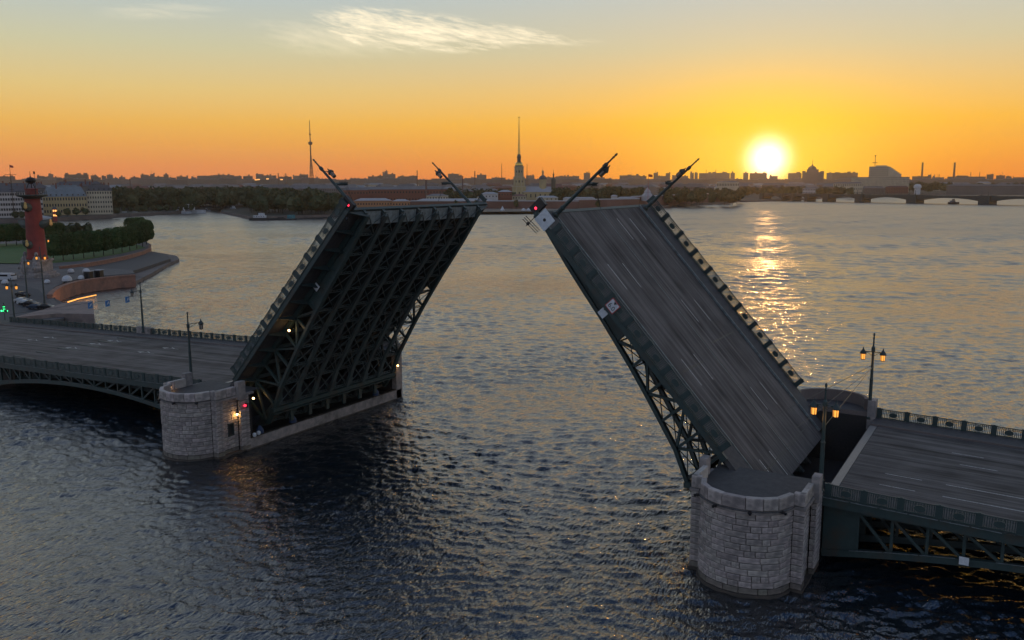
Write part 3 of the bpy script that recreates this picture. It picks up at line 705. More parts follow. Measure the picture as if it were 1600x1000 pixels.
    mb = MB(); q1 = MB(); q1.bar((sg*1, -1.0, -1.2), (sg*1, -1.0, -1.2), .1, .1)
    return root
SPL, SPR = build_span(-1), build_span(1)
mb = MB(); mb.bx(-3.05+14.35, -2.3+14.35, -15.0+.2, -14.95+.2, 2.55-6.54, 3.25-6.54); part('number_plate', mb, 'white', SPR, label='small blank white plate hung in the truss')

# ------------------------------------------------------------------ masonry
def block_mesh():
    b = .04; mb = MB()
    X, Y, Z = .5, .5, .5; i = .5-.03; j = .5-.07
    vs = [(-X, Y, -Z), (X, Y, -Z), (X, Y, Z), (-X, Y, Z), (-X, -j, -Z), (X, -j, -Z), (X, -j, Z), (-X, -j, Z), (-i, -Y, -j), (i, -Y, -j), (i, -Y, j), (-i, -Y, j)]
    fs = [(8, 9, 10, 11), (4, 5, 9, 8), (5, 6, 10, 9), (6, 7, 11, 10), (7, 4, 8, 11), (0, 1, 5, 4), (1, 2, 6, 5), (2, 3, 7, 6), (3, 0, 4, 7), (3, 2, 1, 0)]
    mb.add(vs, [f for f in fs]); return mb.mesh('stone_block', 'stone')
BLK = block_mesh(); M['stone_wet'] = mat('tide_stained_granite', (.17, .15, .13), .6, c2=(.09, .085, .07), scale=1.6, bump=.7, bscale=9, rnd=.25)
BLKW = BLK.copy(); BLKW.materials.clear(); BLKW.materials.append(M['stone_wet'])
def put_block(parent, p, ang, l, h, t, rr, name='stone_block'):
    """front (local -y) faces the outward direction given by ang (angle of the outward normal)"""
    jj = rr.uniform(-.012, .022)
    o = link(name, BLKW if p[2] < .6 else BLK, parent, Matrix.Translation((p[0]+cos(ang)*(jj-t/2), p[1]+sin(ang)*(jj-t/2), p[2])) @ Matrix.Rotation(ang+pi/2, 4, 'Z') @ Matrix.Diagonal((l-.07, t, h-.075, 1)))
    return o
def course_run(parent, path, z0, z1, t, rr, lmin, lmax, name='stone_block'):
    """lay blocks along a polyline path [(x,y)], outward normal to the right of travel"""
    seg = [(Vector(a), Vector(b)) for a, b in zip(path, path[1:])]
    L_ = [(b-a).length for a, b in seg]; tot = sum(L_)
    def pos(s):
        for (a, b), l in zip(seg, L_):
            if s <= l: return a.lerp(b, s/l)
            s -= l
        return seg[-1][1]
    cuts = [0]
    while tot-cuts[-1] > lmax*1.15: cuts.append(cuts[-1]+rr.uniform(lmin, lmax))
    if tot-cuts[-1] < lmin*.5 and len(cuts) > 1: cuts.pop()
    cuts.append(tot)
    for a, b in zip(cuts, cuts[1:]):
        A, B = pos(a), pos(b); d = B-A
        if d.length < .05: continue
        c = (A+B)/2; m = pos((a+b)/2); ang = atan2(-d.x, d.y)      # right-hand normal (d.y,-d.x)
        ang = atan2(-d.x, d.y)
        c2 = (c+m)/2
        put_block(parent, (c2.x, c2.y, (z0+z1)/2), ang, d.length, z1-z0, t, rr, name)
def build_pier(side):
    rr = random.Random(31+side)
    cx = -19.5 if side > 0 else -91.6
    lab = 'right drawbridge pier, rounded grey granite nose closest to the viewer' if side > 0 else 'left drawbridge pier, rounded grey granite nose with a lit lamp and window'
    root = thing('bridge_pier', lab, 'bridge pier', (0, 0, 0), group='granite piers of the drawbridge')
    xa, xb = cx-5.0, cx+5.0                                        # left and right faces
    yN, NB = 72.9, 3.15
    H1, H2 = 7.66, 8.8
    a = 4.0
    nose = [(cx-a*cos(pi*i/22), yN - NB*sin(pi*i/22)) for i in range(23)]
    # core
    def shrink(p, k=.2): return [(cx+(x-cx)*(1-k/5), y+k*.9 if y < yN else y) for x, y in p]
    outline = [(xa+.25, yN+.25)] + [(cx-a+.25, yN+.25)] + [(cx-(a-.25)*cos(pi*i/22), yN+.1-(NB-.25)*sin(pi*i/22)) for i in range(1, 22)] + [(cx+a-.25, yN+.25), (xb-.62, yN+.25), (xb-.62, 79.2), (xa+.25, 79.2)]
    mb = MB(); mb.prism(outline, -2.5, H1-.02); part('core', mb, 'mortar', root)
    mb = MB(); mb.prism([(x, y) for x, y in outline], H1-.9, H1-.6); 
    fl = [(cx-(a-.2)*cos(pi*i/22), yN-(NB-.2)*sin(pi*i/22)) for i in range(23)] + [(xb-.6, yN+.3), (xb-.6, 80.4), (xa+.6, 80.4), (xa+.6, yN+.3)]
    mb = MB(); mb.prism(fl, 6.4, 6.72); 
    # platform sits inside the parapet: cover the core
    mb = MB(); mb.prism(outline[:-2]+[(xb-.25, 80.6), (xa+.25, 80.6)], H1-.015, H1+.02); part('platform', mb, 'walk', root)
    # waterline footing
    foot = [(xa-.12, yN-.12)] + [(cx-(a+.14)*cos(pi*i/22), yN-.05-(NB+.14)*sin(pi*i/22)) for i in range(23)] + [(xb+.12, yN-.12), (xb+.12, 79), (xa-.12, 79)]
    mb = MB(); mb.prism(foot, -2.5, .22); part('footing', mb, 'wetstone', root)
    nc = 13; ch = (H1-.30-.2)/nc
    for i in range(nc):
        z0 = .2+ch*i; z1 = z0+ch
        course_run(root, nose, z0, z1, .3, rr, .7, 2.0)
        # pilasters flanking the nose: front face then flank
        course_run(root, [(xa, 77.2), (xa, 76.0)], z0, z1, .3, rr, 1, 2) if False else None
        course_run(root, [(xa, yN), (cx-a-.02, yN)], z0, z1, .32, rr, 2, 3)
        course_run(root, [(cx+a+.02, yN), (xb, yN)], z0, z1, .32, rr, 2, 3)
        xs = xb
        course_run(root, [(xs, yN), (xs, yN+1.1)], z0, z1, .3, rr, 2, 3)
        course_run(root, [(xs-.35, yN+1.1), (xs-.35, yN+3.7)], z0, z1, .3, rr, .8, 1.7) if not (side < 0 and 4 <= i <= 6) and not (side > 0 and 5 <= i <= 7) else (course_run(root, [(xs-.35, yN+1.1), (xs-.35, yN+(2.0 if side < 0 else 1.7))], z0, z1, .3, rr, .8, 1.7), course_run(root, [(xs-.35, yN+(3.0 if side < 0 else 2.4)), (xs-.35, yN+3.7)], z0, z1, .3, rr, .8, 1.7))
        if z0 < 8.2:
            course_run(root, [(xs+.25, yN+3.7), (xs+.25, yN+6.0 if side > 0 else yN+5.2)], z0, z1, .5, rr, 1.0, 2.2)
            course_run(root, [(xs-.2, yN+3.7), (xs+.25, yN+3.7)], z0, z1, .3, rr, 1, 2)
    # window in the flank
    wy0, wy1 = (yN+2.0, yN+3.0) if side < 0 else (yN+1.7, yN+2.4)
    z0 = .2+ch*(4 if side < 0 else 5); z1 = z0+ch*3
    mb = MB(); x = xb-.38; mb.bx(x-.35, x-.30, wy0, wy1, z0, z1); part('window_pane', mb, 'darkglass', root)
    mb = MB()
    for y in (wy0+.05, wy1-.05): mb.bx(x-.3, x+.05, y-.05, y+.05, z0, z1)
    for z in (z0+.05, z1-.05): mb.bx(x-.3, x+.05, wy0, wy1, z-.05, z+.05)
    part('window_frame', mb, 'steel_dark', root)
    # string course
    sc_out = [(xa-.1, yN-.1)] + [(cx-(a+.10)*cos(pi*i/22), yN-(NB+.10)*sin(pi*i/22)) for i in range(23)] + [(xb+.1, yN-.1), (xb+.1, 79.1), (xa-.1, 79.1)]
    mb = MB(); mb.prism(sc_out, H1-.30, H1-.03); part('string_course', mb, 'stone_plain', root)
    # parapet blocks
    an = 3.95; pn = [(cx-(a+.03)*cos(pi*i/22), yN-(NB+.03)*sin(pi*i/22)) for i in range(23)]
    course_run(root, pn, H1, H2, .5, rr, 1.3, 2.1, 'parapet_stone')
    for p in ([(xa, yN), (cx-a, yN)], [(cx+a, yN), (xb, yN)], [(xb, yN), (xb, yN+3.3)], [(xa, yN+3.3), (xa, yN)]):
        course_run(root, p, H1, H2+.05, .5, rr, 1.5, 2.5, 'parapet_stone')
    for x in (xa-.05, xb+.1):
        mb = MB(); mb.bx(x-.35, x+.35, yN+3.3, yN+4.5, H1-.6, H2+.62); part('end_post', mb, 'stone_plain', root)
    # cable and floodlights round the nose
    mb = MB(); cp = [(cx-(a+.16)*cos(pi*i/22), yN-(NB+.16)*sin(pi*i/22), H1-.02) for i in range(23)]
    for p, q in zip(cp, cp[1:]): mb.tube(p, q, .03, .03, 5)
    part('cable', mb, 'black', root)
    for i in (3, 8, 13, 18):
        p = Vector(cp[i]); o = Vector((p.x-cx, p.y-yN, 0)).normalized()
        mb = MB(); mb.box(p+o*.14+Vector((0, 0, -.02)), (.26, .26, .22)); mb.tube(p, p+o*.4, .03, .03, 5); mb.lathe(p+o*.36+Vector((0, 0, -.16)), [(.11, 0), (.14, .16), (.05, .22)], 8)
        f = part('floodlight', mb, 'black', root); mb = MB(); mb.lathe(p+o*.36+Vector((0, 0, -.17)), [(.10, 0), (.10, .015)], 8); part('floodlight_lens', mb, 'unlit', f)
    # body under the leaf: pit, ledge, channel wall, back wall
    ych0, ych1 = (77.2, 110.3)
    lo, hi = (xa, xb)
    chx = xb+.25 if side < 0 else xa+.1        # channel face
    inner = chx-.9 if side < 0 else chx+.9
    mb = MB(); mb.bx(min(lo, hi)+.3, max(lo, hi)-.3, 79.2, 109.5, -2.5, .9); part('pit_floor', mb, 'mortar', root)
    for k in range(11):
        y0 = ych0+3.0*k; mb = MB(); mb.bx(min(chx, inner), max(chx, inner), y0+.01, y0+2.99, -2.5, 1.45+rr.uniform(-.02, .02)); part('wall_stone', mb, 'stone_plain', root)
    mb = MB(); mb.bx(min(chx, inner)-.06, max(chx, inner)+.06, ych0, ych1, -2.5, .15); part('wall_footing', mb, 'wetstone', root)
    mb = MB(); mb.bx(min(chx, inner)+.1, max(chx, inner)-.1, ych0, ych1, 1.45, 1.62); part('wall_rail', mb, 'black', root)
    bkx = xa+.3 if side < 0 else xb-.3
    mb = MB(); mb.bx(bkx-.3, bkx+.3, 79.2, 110.2, .8, 5.35); part('back_wall', mb, 'mortar', root)
    # far nose
    fn = [(cx-(a)*cos(pi*i/16), 110.2+(3.3)*sin(pi*i/16)) for i in range(17)]
    mb = MB(); mb.prism([(xa, 109.2), (xa, 110.4)] + fn + [(xb, 110.4), (xb, 109.2)], -2.5, 7.45, 0, 1); part('far_nose', mb, ['quay', 'walk'], root)  # far nose in darker granite, its shading put into the colour
    mb = MB(); mb.bx(xa+.7, xb-.7, 109.02, 109.19, .8, 6.9); part('dark_pit_panel', mb, 'mortar', root)  # dark sheet added for the shaded pit below the far platform
    mb = MB()
    for p, q in zip(fn, fn[1:]):
        c = Vector(((p[0]+q[0])/2, (p[1]+q[1])/2, 8.0)); mb.bar((p[0], p[1], 8.1), (q[0], q[1], 8.1), .42, 1.35)
    part('far_parapet', mb, 'quay', root)  # darker granite: shade of the inner face put into the colour
    for x in (xa+.2, xb-.2):
        mb = MB(); mb.bx(x-.45, x+.45, 109.0, 110.5, -2.5, 8.9); part('far_post', mb, 'stone_plain', root)
    return root
PR, PL = build_pier(1), build_pier(-1)

# rocker plates and struts of the leaves, standing over the pits
for side, root in ((-1, LT), (1, RTL)):
    cxr = -91.4 if side < 0 else -20.6
    inv = root.matrix_world.inverted()
    for k, (a, b) in enumerate(zip(GY, GY[1:])):
        y = YC + (a+b)/2; mb = MB(); n = 20; pts = []
        for i in range(n+1):
            t = -pi/2 + pi*i/n*.54
            pts.append((cxr+cos(t)*4.9*(1 if side < 0 else -1), 5.7+sin(t)*4.5))
        vs = [(x, y-.35, z) for x, z in pts] + [(x, y+.35, z) for x, z in pts]; m_ = n+1
        mb.add(vs, [tuple(range(m_))[::-1], tuple(range(m_, 2*m_))] + [(i, m_+i, m_+(i+1) % m_, (i+1) % m_) for i in range(m_)])
        for q in pts[2:-2:2]: mb.box((q[0], y, q[1]), (.25, .9, .16))
        part('rocker_plate', mb, 'under', root, mw=inv)
    for y in GY[1:-1]:
        mb = MB(); x = cxr+(5.0 if side < 0 else -5.0); mb.bx(x-.2, x+.1, YC+y-.28, YC+y+.28, 2.1, 5.4); part('strut', mb, 'steel', root, mw=inv)
# small gear on the left pier ledge
for i, y in enumerate((80.2, 86.3, 104.4)):
    mb = MB(); mb.lathe((-86.9, y, 1.62), [(.55, 0), (.5, .45), (.28, .8), (.06, 1.05)], 9); solo('tarpaulin', mb, 'tarp', ['blue tarpaulin heap at the near end of the left pier ledge', 'blue tarpaulin heap second along the left pier ledge', 'blue tarpaulin heap at the far end of the left pier ledge'][i], 'tarpaulin', 'covered gear on the left pier ledge')
for i, (x, y) in enumerate(((-86.2, 78.6), (-86.4, 79.5))):
    mb = MB(); mb.lathe((x, y, 1.62), [(.2, 0), (.26, .2), (.26, .38), (.12, .5)], 10); solo('buoy', mb, 'white', ['small white float at the left pier ledge, next to the pier corner', 'larger white float on the left pier ledge, farther from the corner'][i], 'float', 'white floats on the left pier ledge')
def wall_lamp(p, lab, energy, red=None, em='bulb', r=.14, col=(1, .52, .14)):
    mb = MB(); mb.lathe(p, [(r*.4, -r), (r, -r*.3), (r, r*.4), (r*.3, r)], 10); root = solo('wall_lamp', mb, em, lab, 'lamp', 'lit lamps on the piers')
    mb = MB(); mb.box(Vector(p)+Vector((0, .02, r*1.3)), (.3, .3, .12)); part('lamp_hood', mb, 'black', root)
    pl = bpy.data.lights.new('lamp_light', 'POINT'); pl.energy = energy; pl.color = col; pl.shadow_soft_size = .12
    po = link('lamp_light', pl, root); po.location = Vector(p)+Vector((.10, -.17, .0)); return root
wall_lamp((-86.75, 76.35, 5.1), 'lit orange lamp on the corner of the left pier, beside its window', 42)
wall_lamp((-96.1, 73.6, 8.15), 'small orange lamp inside the parapet of the left pier', 12)
wall_lamp((-86.0, 109.0, 5.6), 'orange lamp at the far end of the left pier', 30)
wall_lamp((-20.5, 107.6, 5.0), 'orange lamp low on the far end of the right pier', 70)
wall_lamp((-24.9, 76.2, 3.4), 'orange lamp low on the channel side of the right pier', 25)
for p, lab in (((-86.15, 77.2, 6.15), 'red navigation light on the left pier corner'), ((-25.0, 76.8, 5.0), 'red navigation light on the channel side of the right pier')):
    mb = MB(); mb.lathe(p, [(.05, -.16), (.17, -.1), (.17, .1), (.05, .16)], 10); r_ = solo('navigation_light', mb, 'redlamp', lab, 'signal light', 'red lights on the piers')
    mb = MB(); mb.box(Vector(p)+Vector((0, .25, 0)), (.35, .2, .6)); part('bracket', mb, 'black', r_)

# railings with ladders on pier corner
# ------------------------------------------------------------------ lamp posts on the fixed spans
mast('lamp_post', 'double lantern post standing at the near corner of the right span', (-14.7, 80.1, 6.7), (0, 0, 1), 10.3, [((1, 0, 0), .95, .80), ((-1, 0, 0), .95, .80)], True, True, 'lamp posts at the bridge railings')
mast('lamp_post', 'double lantern post at the far railing of the right span', (-14.95, 109.3, 6.6), (0, 0, 1), 10.5, [((1, 0, 0), 1.1, .78), ((-1, 0, 0), 1.1, .78)], True, True, 'lamp posts at the bridge railings')
mast('lamp_post', 'single arm post rising from the left pier platform', (-99.9, 80.1, 6.6), (0, 0, 1), 10.5, [((0, 1, 0), 2.2, .83)], True, False, 'lamp posts at the bridge railings')
mast('lamp_post', 'single arm post at the far railing of the left span', (-150.1, 109.6, 5.3), (0, 0, 1), 10.2, [((0, -1, 0), 1.9, .83)], True, False, 'lamp posts at the bridge railings')
mb = MB(); mb.bx(-152.2, -148.0, 109.6, 110.5, -1, 6.35); solo('stone_pedestal', mb, 'stone_plain', 'low granite pedestal under the far lamp post of the left span', 'pedestal')
# overhead contact wires near the right far post
mb = MB()
for (p, q) in (((-14.95, 109.3, 13.2), (-20, 83, 12.4)), ((-14.95, 109.3, 12.8), (-17.4, 81, 12.1)), ((-14.9, 109.2, 13.0), (-14.7, 80.2, 12.9))):
    mb.tube(p, q, .03, .03, 4)
solo('span_wires', mb, 'black', 'thin wires strung between the two double lantern posts', 'wires')
# ------------------------------------------------------------------ second left pier
mb = MB(); mb.prism([(-152.0, 80), (-152.0, 109), (-158.5, 109), (-160, 106), (-160, 83), (-158.5, 80), (-155.3, 77.4)], -2.5, 3.1)
t_ = thing('bridge_pier', 'plain granite pier at the left picture edge under the far end of the left span', 'bridge pier')
part('pier_body', mb, 'stone_plain', t_)
mb = MB(); mb.prism([(-151.8, 79.8), (-151.8, 109.2), (-158.7, 109.2), (-160.2, 106), (-160.2, 83), (-158.7, 79.8), (-155.3, 77.1)], 3.1, 3.45); part('pier_cap', mb, 'stone_plain', t_)

M['redstone2'] = mat('weathered_granite', (.26, .20, .18), .85, c2=(.19, .15, .14), scale=.6, bump=.4, c3=(.13, .11, .10), s3=.25)
# ------------------------------------------------------------------ the spit on the left
QZ = 3.0
def pts(lst, z): return [(at(u, v, z).x, at(u, v, z).y) for u, v in lst]
front = [(-60, 520), (40, 506), (146, 488)]
redtop = [(143, 486), (112, 481), (88, 468), (79, 460), (84, 450), (100, 442), (125, 436), (165, 431), (211, 427)]
quay_line = pts([(-120, 520), (40, 505), (100, 500)], QZ)
# main quay slab: plaza, street, column square
main = pts([(-200, 560), (20, 509), (100, 497), (100, 484), (86, 470), (79, 459), (84, 449), (100, 441), (125, 435.5), (165, 430.5), (211, 427), (205, 421), (150, 419), (95, 414), (60, 400), (60, 372), (150, 366), (150, 361), (60, 361), (-200, 363)], QZ)
mb = MB(); mb.prism(main, -1.5, QZ); struct('plaza_ground', mb, 'plaza')
str_ = pts([(-200, 540), (20, 505), (95, 493), (80, 472), (60, 452), (20, 444), (-200, 446)], QZ)
mb = MB(); mb.prism(str_, QZ, QZ+.02); struct('street', mb, 'street')
# granite wing by the bridge with its sloping wall
mb = MB(); wing = pts([(20, 509), (146, 500), (146, 481), (100, 484)], QZ)
w1 = pts([(90, 497), (147, 487), (147, 480.5), (100, 484)], QZ)
mb.prism(pts([(20, 509), (90, 502), (148, 503), (146, 481), (98, 485), (80, 492)], 2.0), -1.5, QZ+.9); solo('quay_wall', mb, 'redstone2', 'grey granite wall end beyond the left span, next to the parked cars', 'wall')
def wall_strip(top, zt, zb, out_, th=1.0, cap=.3, name='', lab='', mats=('redstone', 'quay'), cat='wall', segs=None):
    root = thing(name, lab, cat)
    n = len(top)
    for i in range(n-1):
        (x0, y0), (x1, y1) = top[i], top[i+1]; d = Vector((x1-x0, y1-y0, 0)).normalized(); nn = Vector((d.y, -d.x, 0))*out_
        mb = MB(); A = Vector((x0, y0, 0)); B = Vector((x1, y1, 0)); e = d*.01
        q = [A+e, B-e, B-nn*th-e, A-nn*th+e]
        mb.add([(p.x, p.y, zb) for p in q]+[(p.x, p.y, zt-cap) for p in q], [(0, 1, 5, 4), (1, 2, 6, 5), (2, 3, 7, 6), (3, 0, 4, 7), (4, 5, 6, 7), (3, 2, 1, 0)])
        part('wall_panel', mb, mats[0], root)
        mb = MB(); q = [A+nn*.15, B+nn*.15, B-nn*(th+.1), A-nn*(th+.1)]
        mb.add([(p.x, p.y, zt-cap+.004) for p in q]+[(p.x, p.y, zt) for p in q], [(0, 1, 5, 4), (1, 2, 6, 5), (2, 3, 7, 6), (3, 0, 4, 7), (4, 5, 6, 7), (3, 2, 1, 0)])
        part('coping', mb, mats[0], root)
    return root
red = pts([(211.5, 429), (188, 430.5), (165, 433), (144, 435.5), (125, 438.5), (108, 443), (95, 448), (86, 454), (81, 460)], QZ+1.1)
wall_strip(red, QZ+1.1, -1.5, -1, 1.2, .55, 'ramp_wall', 'curved reddish granite wall sweeping down to the water left of the bridge', mats=('redstone', 'redstone'))
ramp = pts([(81, 460), (88, 467), (100, 474), (120, 480), (145, 483), (146, 490), (105, 492), (85, 480), (70, 465)], 2.6)
mb = MB(); mb.prism(ramp, -1.5, 2.6); struct('ramp_pavement', mb, 'walk')
# warm strip light at the foot of the red wall
ls = MB(); P0, P1, P2 = at(106, 472, .5), at(122, 467, .5), at(150, 461, .5)
for a, b in ((P0, P1), (P1, P2)): ls.bar(a, b, .35, .25)
SLm = mat('strip_light_lens', (.8, .5, .2), .4, emit=(1, .38, .05), es=1.2)
sl = solo('strip_light', ls, SLm, 'warm light strip along the foot of the curved reddish wall', 'light')
for k, (u, v) in enumerate(((110, 469), (126, 465))):
    q = at(u, v, 1.2); pl = bpy.data.lights.new('wall_wash_light', 'POINT'); pl.energy = 130 if k < 3 else 50; pl.color = (1, .38, .13); pl.shadow_soft_size = .5
    po = link('wall_wash_light', pl, sl); po.location = q + Vector((1.5, -2.5, .3))
# tip of the spit: stepped granite apron and upper curved wall
apron = pts([(140, 440), (211, 440), (240, 425), (262, 412), (280, 404.5), (276, 399.5), (262, 397), (238, 393), (210, 393), (150, 402), (100, 414)], 1.2)
mb = MB(); mb.prism(apron, -1.5, 1.2); struct('spit_embankment', mb, 'quay')
ap2 = pts([(150, 427), (205, 424.5), (238, 414), (266, 404.5), (262, 399), (240, 393.5), (205, 398), (150, 407), (100, 414)], 2.3)
mb = MB(); mb.prism(ap2, 1.2, 2.4); struct('spit_pavement', mb, 'walk')
up_ = [(95, 416), (130, 412), (165, 406), (200, 399), (225, 392), (235, 387), (236, 382)]
upw = pts(up_, QZ+1.0)
wall_strip(upw, QZ+1.0, 1.0, 1, .9, .4, 'terrace_wall', 'upper curved granite wall below the clipped trees on the spit', mats=('redstone', 'quay'))
terr = pts(up_ + [(228, 377), (150, 372), (60, 374), (55, 418)], QZ+.3); mb = MB(); mb.prism(terr, -1, QZ+.3); struct('terrace_ground', mb, 'plaza')
lawn = pts([(-60, 382), (62, 380), (120, 383), (215, 382), (228, 387), (190, 396), (120, 408), (62, 412), (-60, 410)], QZ+.35)
mb = MB(); mb.prism(lawn, QZ+.30, QZ+.36); part('lawn', mb, 'grass', kind='stuff')
path_ = pts([(-60, 371), (60, 370), (60, 373), (-60, 374.5)], QZ+.3); mb = MB(); mb.prism(path_, QZ+.2, QZ+.38); struct('pale_path', mb, 'beach')

# ------------------------------------------------------------------ rostral column
cb = at(61, 432, QZ); cdist = dist_of(cb)
def zat(v, d): e = ray(60, v); return CAM_H + e.z/sqrt(e.x*e.x+e.y*e.y)*d
ZG = zat(306, cdist); ZB = zat(404, cdist); ZT = zat(280, cdist)
px = cdist/CAM_F*1.02
root = thing('rostral_column', 'tall terracotta red column with dark ship prows and a black bowl on top', 'column', (cb.x, cb.y, 0))
def ring_prof(w, z): return (w*px/2, z)
mb = MB(); mb.lathe((0, 0, 0), [ring_prof(52, QZ-.5), ring_prof(52, QZ+.9), ring_prof(44, QZ+1.0), ring_prof(44, QZ+1.9)], 8); part('steps', mb, 'stone_plain', root)
mb = MB(); mb.box((0, 0, (ZB+QZ+1.9)/2-.2), (26*px, 26*px, ZB-QZ-1.9-.4), Matrix.Rotation(radians(30), 3, 'Z')); mb.box((0, 0, ZB-.5), (29*px, 29*px, .7), Matrix.Rotation(radians(30), 3, 'Z')); part('pedestal', mb, 'stone_plain', root)
for s in (-1, 1):
    mb = MB(); c = Vector((s*13*px, -9*px, QZ+2.2)); mb.lathe(c+Vector((0, 0, 0)), [(1.8, 0), (1.9, 1.1), (1.5, 1.9), (1.2, 3.2), (1.35, 4.0), (.8, 4.8), (.5, 5.2), (.62, 5.7), (.45, 6.2), (.1, 6.4)], 10); mb.tube(c+Vector((0, 0, 3.9)), c+Vector((s*1.6, -1.2, 2.2)), .4, .3, 6); mb.tube(c+Vector((0, 0, 1.6)), c+Vector((s*1.2, -2.2, .8)), .6, .45, 6)
    part('seated_statue', mb, 'stone_plain', root)
mb = MB(); mb.lathe((0, 0, 0), [ring_prof(26.5, ZB-.2), ring_prof(26.5, ZB+.5), ring_prof(24, ZB+.9), ring_prof(22.5, ZB+(ZG-ZB)*.4), ring_prof(20, ZB+(ZG-ZB)*.8), ring_prof(19, ZG-.6)], 28); smooth(part('shaft', mb, 'redcol', root))
mb = MB(); mb.lathe((0, 0, 0), [ring_prof(21, ZG-.9), ring_prof(24, ZG-.5), ring_prof(36, ZG-.1), ring_prof(38, ZG+.15), ring_prof(38, ZG+.4), ring_prof(20, ZG+.45)], 24); part('gallery', mb, 'steel_dark', root)
mb = MB()
for k in range(28):
    t = 2*pi*k/28; c = Vector((cos(t)*18*px, sin(t)*18*px, ZG+.4)); mb.tube(c, c+Vector((0, 0, 1.25)), .05, .05, 4)
    t2 = 2*pi*(k+1)/28; mb.bar(c+Vector((0, 0, 1.25)), Vector((cos(t2)*18*px, sin(t2)*18*px, ZG+1.65)), .08, .08); mb.bar(c+Vector((0, 0, .7)), Vector((cos(t2)*18*px, sin(t2)*18*px, ZG+1.1)), .05, .05)
part('gallery_railing', mb, 'steel_dark', root)
zt1 = zat(295, cdist)
mb = MB(); mb.lathe((0, 0, 0), [ring_prof(15.5, ZG+.4), ring_prof(15.5, zt1-.3), ring_prof(17, zt1-.2), ring_prof(17, zt1), ring_prof(5, zt1+.2)], 20); part('drum', mb, 'redcol', root)
mb = MB()
for k in range(3):
    t = 2*pi*k/3+.4; mb.tube((cos(t)*1.5, sin(t)*1.5, zt1), (cos(t)*.5, sin(t)*.5, zt1+2.3), .16, .12, 6)
part('tripod', mb, 'black', root)
mb = MB(); zc = zt1+1.6; mb.lathe((0, 0, zc), [(.4, 0), (1.5, .6), (1.75, 1.2), (1.5, 1.6), (1.0, 2.1), (.3, 2.3), (.12, 2.6), (.07, 4.2)], 14); part('bowl', mb, 'black', root)
vx = C_RT.normalized()
for i, (du, v, gold) in enumerate(((-1, 323, 1), (-9, 351, 0), (10, 350, 1), (0, 381, 1))):
    z = zat(v, cdist); side_ = vx*(1 if du >= 0 else -1)
    dirs = ((Vector((.35, -.94, 0)), Vector((.9, .43, 0)), Vector((-.93, -.35, 0)), Vector((.2, -.98, 0))))[0 if i == 0 else (2 if i == 1 else (1 if i == 2 else 3))]
    if i == 2: dirs = vx
    if i == 1: dirs = -vx
    dirs = dirs.normalized(); r0 = 10.5*px
    mb = MB(); c = dirs*r0*.8; w = dirs.cross(Vector((0, 0, 1)))
    secs = [(0, 1.55, 1.5, -.2), (1.2, 1.35, 1.5, 0), (2.3, .8, 1.25, .35), (3.2, .25, .7, 1.0)]
    vs = []; 
    for s, hw, hh, dz in secs:
        for k in range(8):
            t = 2*pi*k/8; vs.append(c+dirs*s+w*cos(t)*hw+Vector((0, 0, z+sin(t)*hh+dz)))
    fs = [(j*8+k, j*8+(k+1) % 8, (j+1)*8+(k+1) % 8, (j+1)*8+k) for j in range(3) for k in range(8)]+[tuple(range(8)), tuple(range(24, 32))]
    mb.add(vs, fs); pr = part('ship_prow', mb, 'bronze', root)
    if gold:
        mb = MB(); p = c+dirs*2.6+vx*.9+Vector((0, 0, z+.4)); mb.lathe(p, [(.1, -1.1), (.55, -.6), (.5, .1), (.38, .5), (.42, .9), (.15, 1.3)], 9); part('figurehead', mb, 'goldlit', pr)
mb = MB(); mb.tube((9.4*px, 0, ZT+.3), (9.4*px, 0, zat(268, cdist)), .09, .05, 5); mb.box((9.4*px, 0, zat(270, cdist)), (.6, .3, .9)); mb.tube((9.4*px, 0, ZG), (9.4*px, 0, ZT+.3), .12, .1, 5); part('aerial', mb, 'black', root)
for (u, v, e) in ((67, 400, 70), (70, 345, 40), (66, 318, 30)):
    q = far(u, cdist-5, v); pl = bpy.data.lights.new('column_light', 'POINT'); pl.energy = e; pl.color = (1, .45, .15); pl.shadow_soft_size = .3
    po = link('column_light', pl, root); po.location = q - Vector((cb.x, cb.y, 0)) + vx*1.0

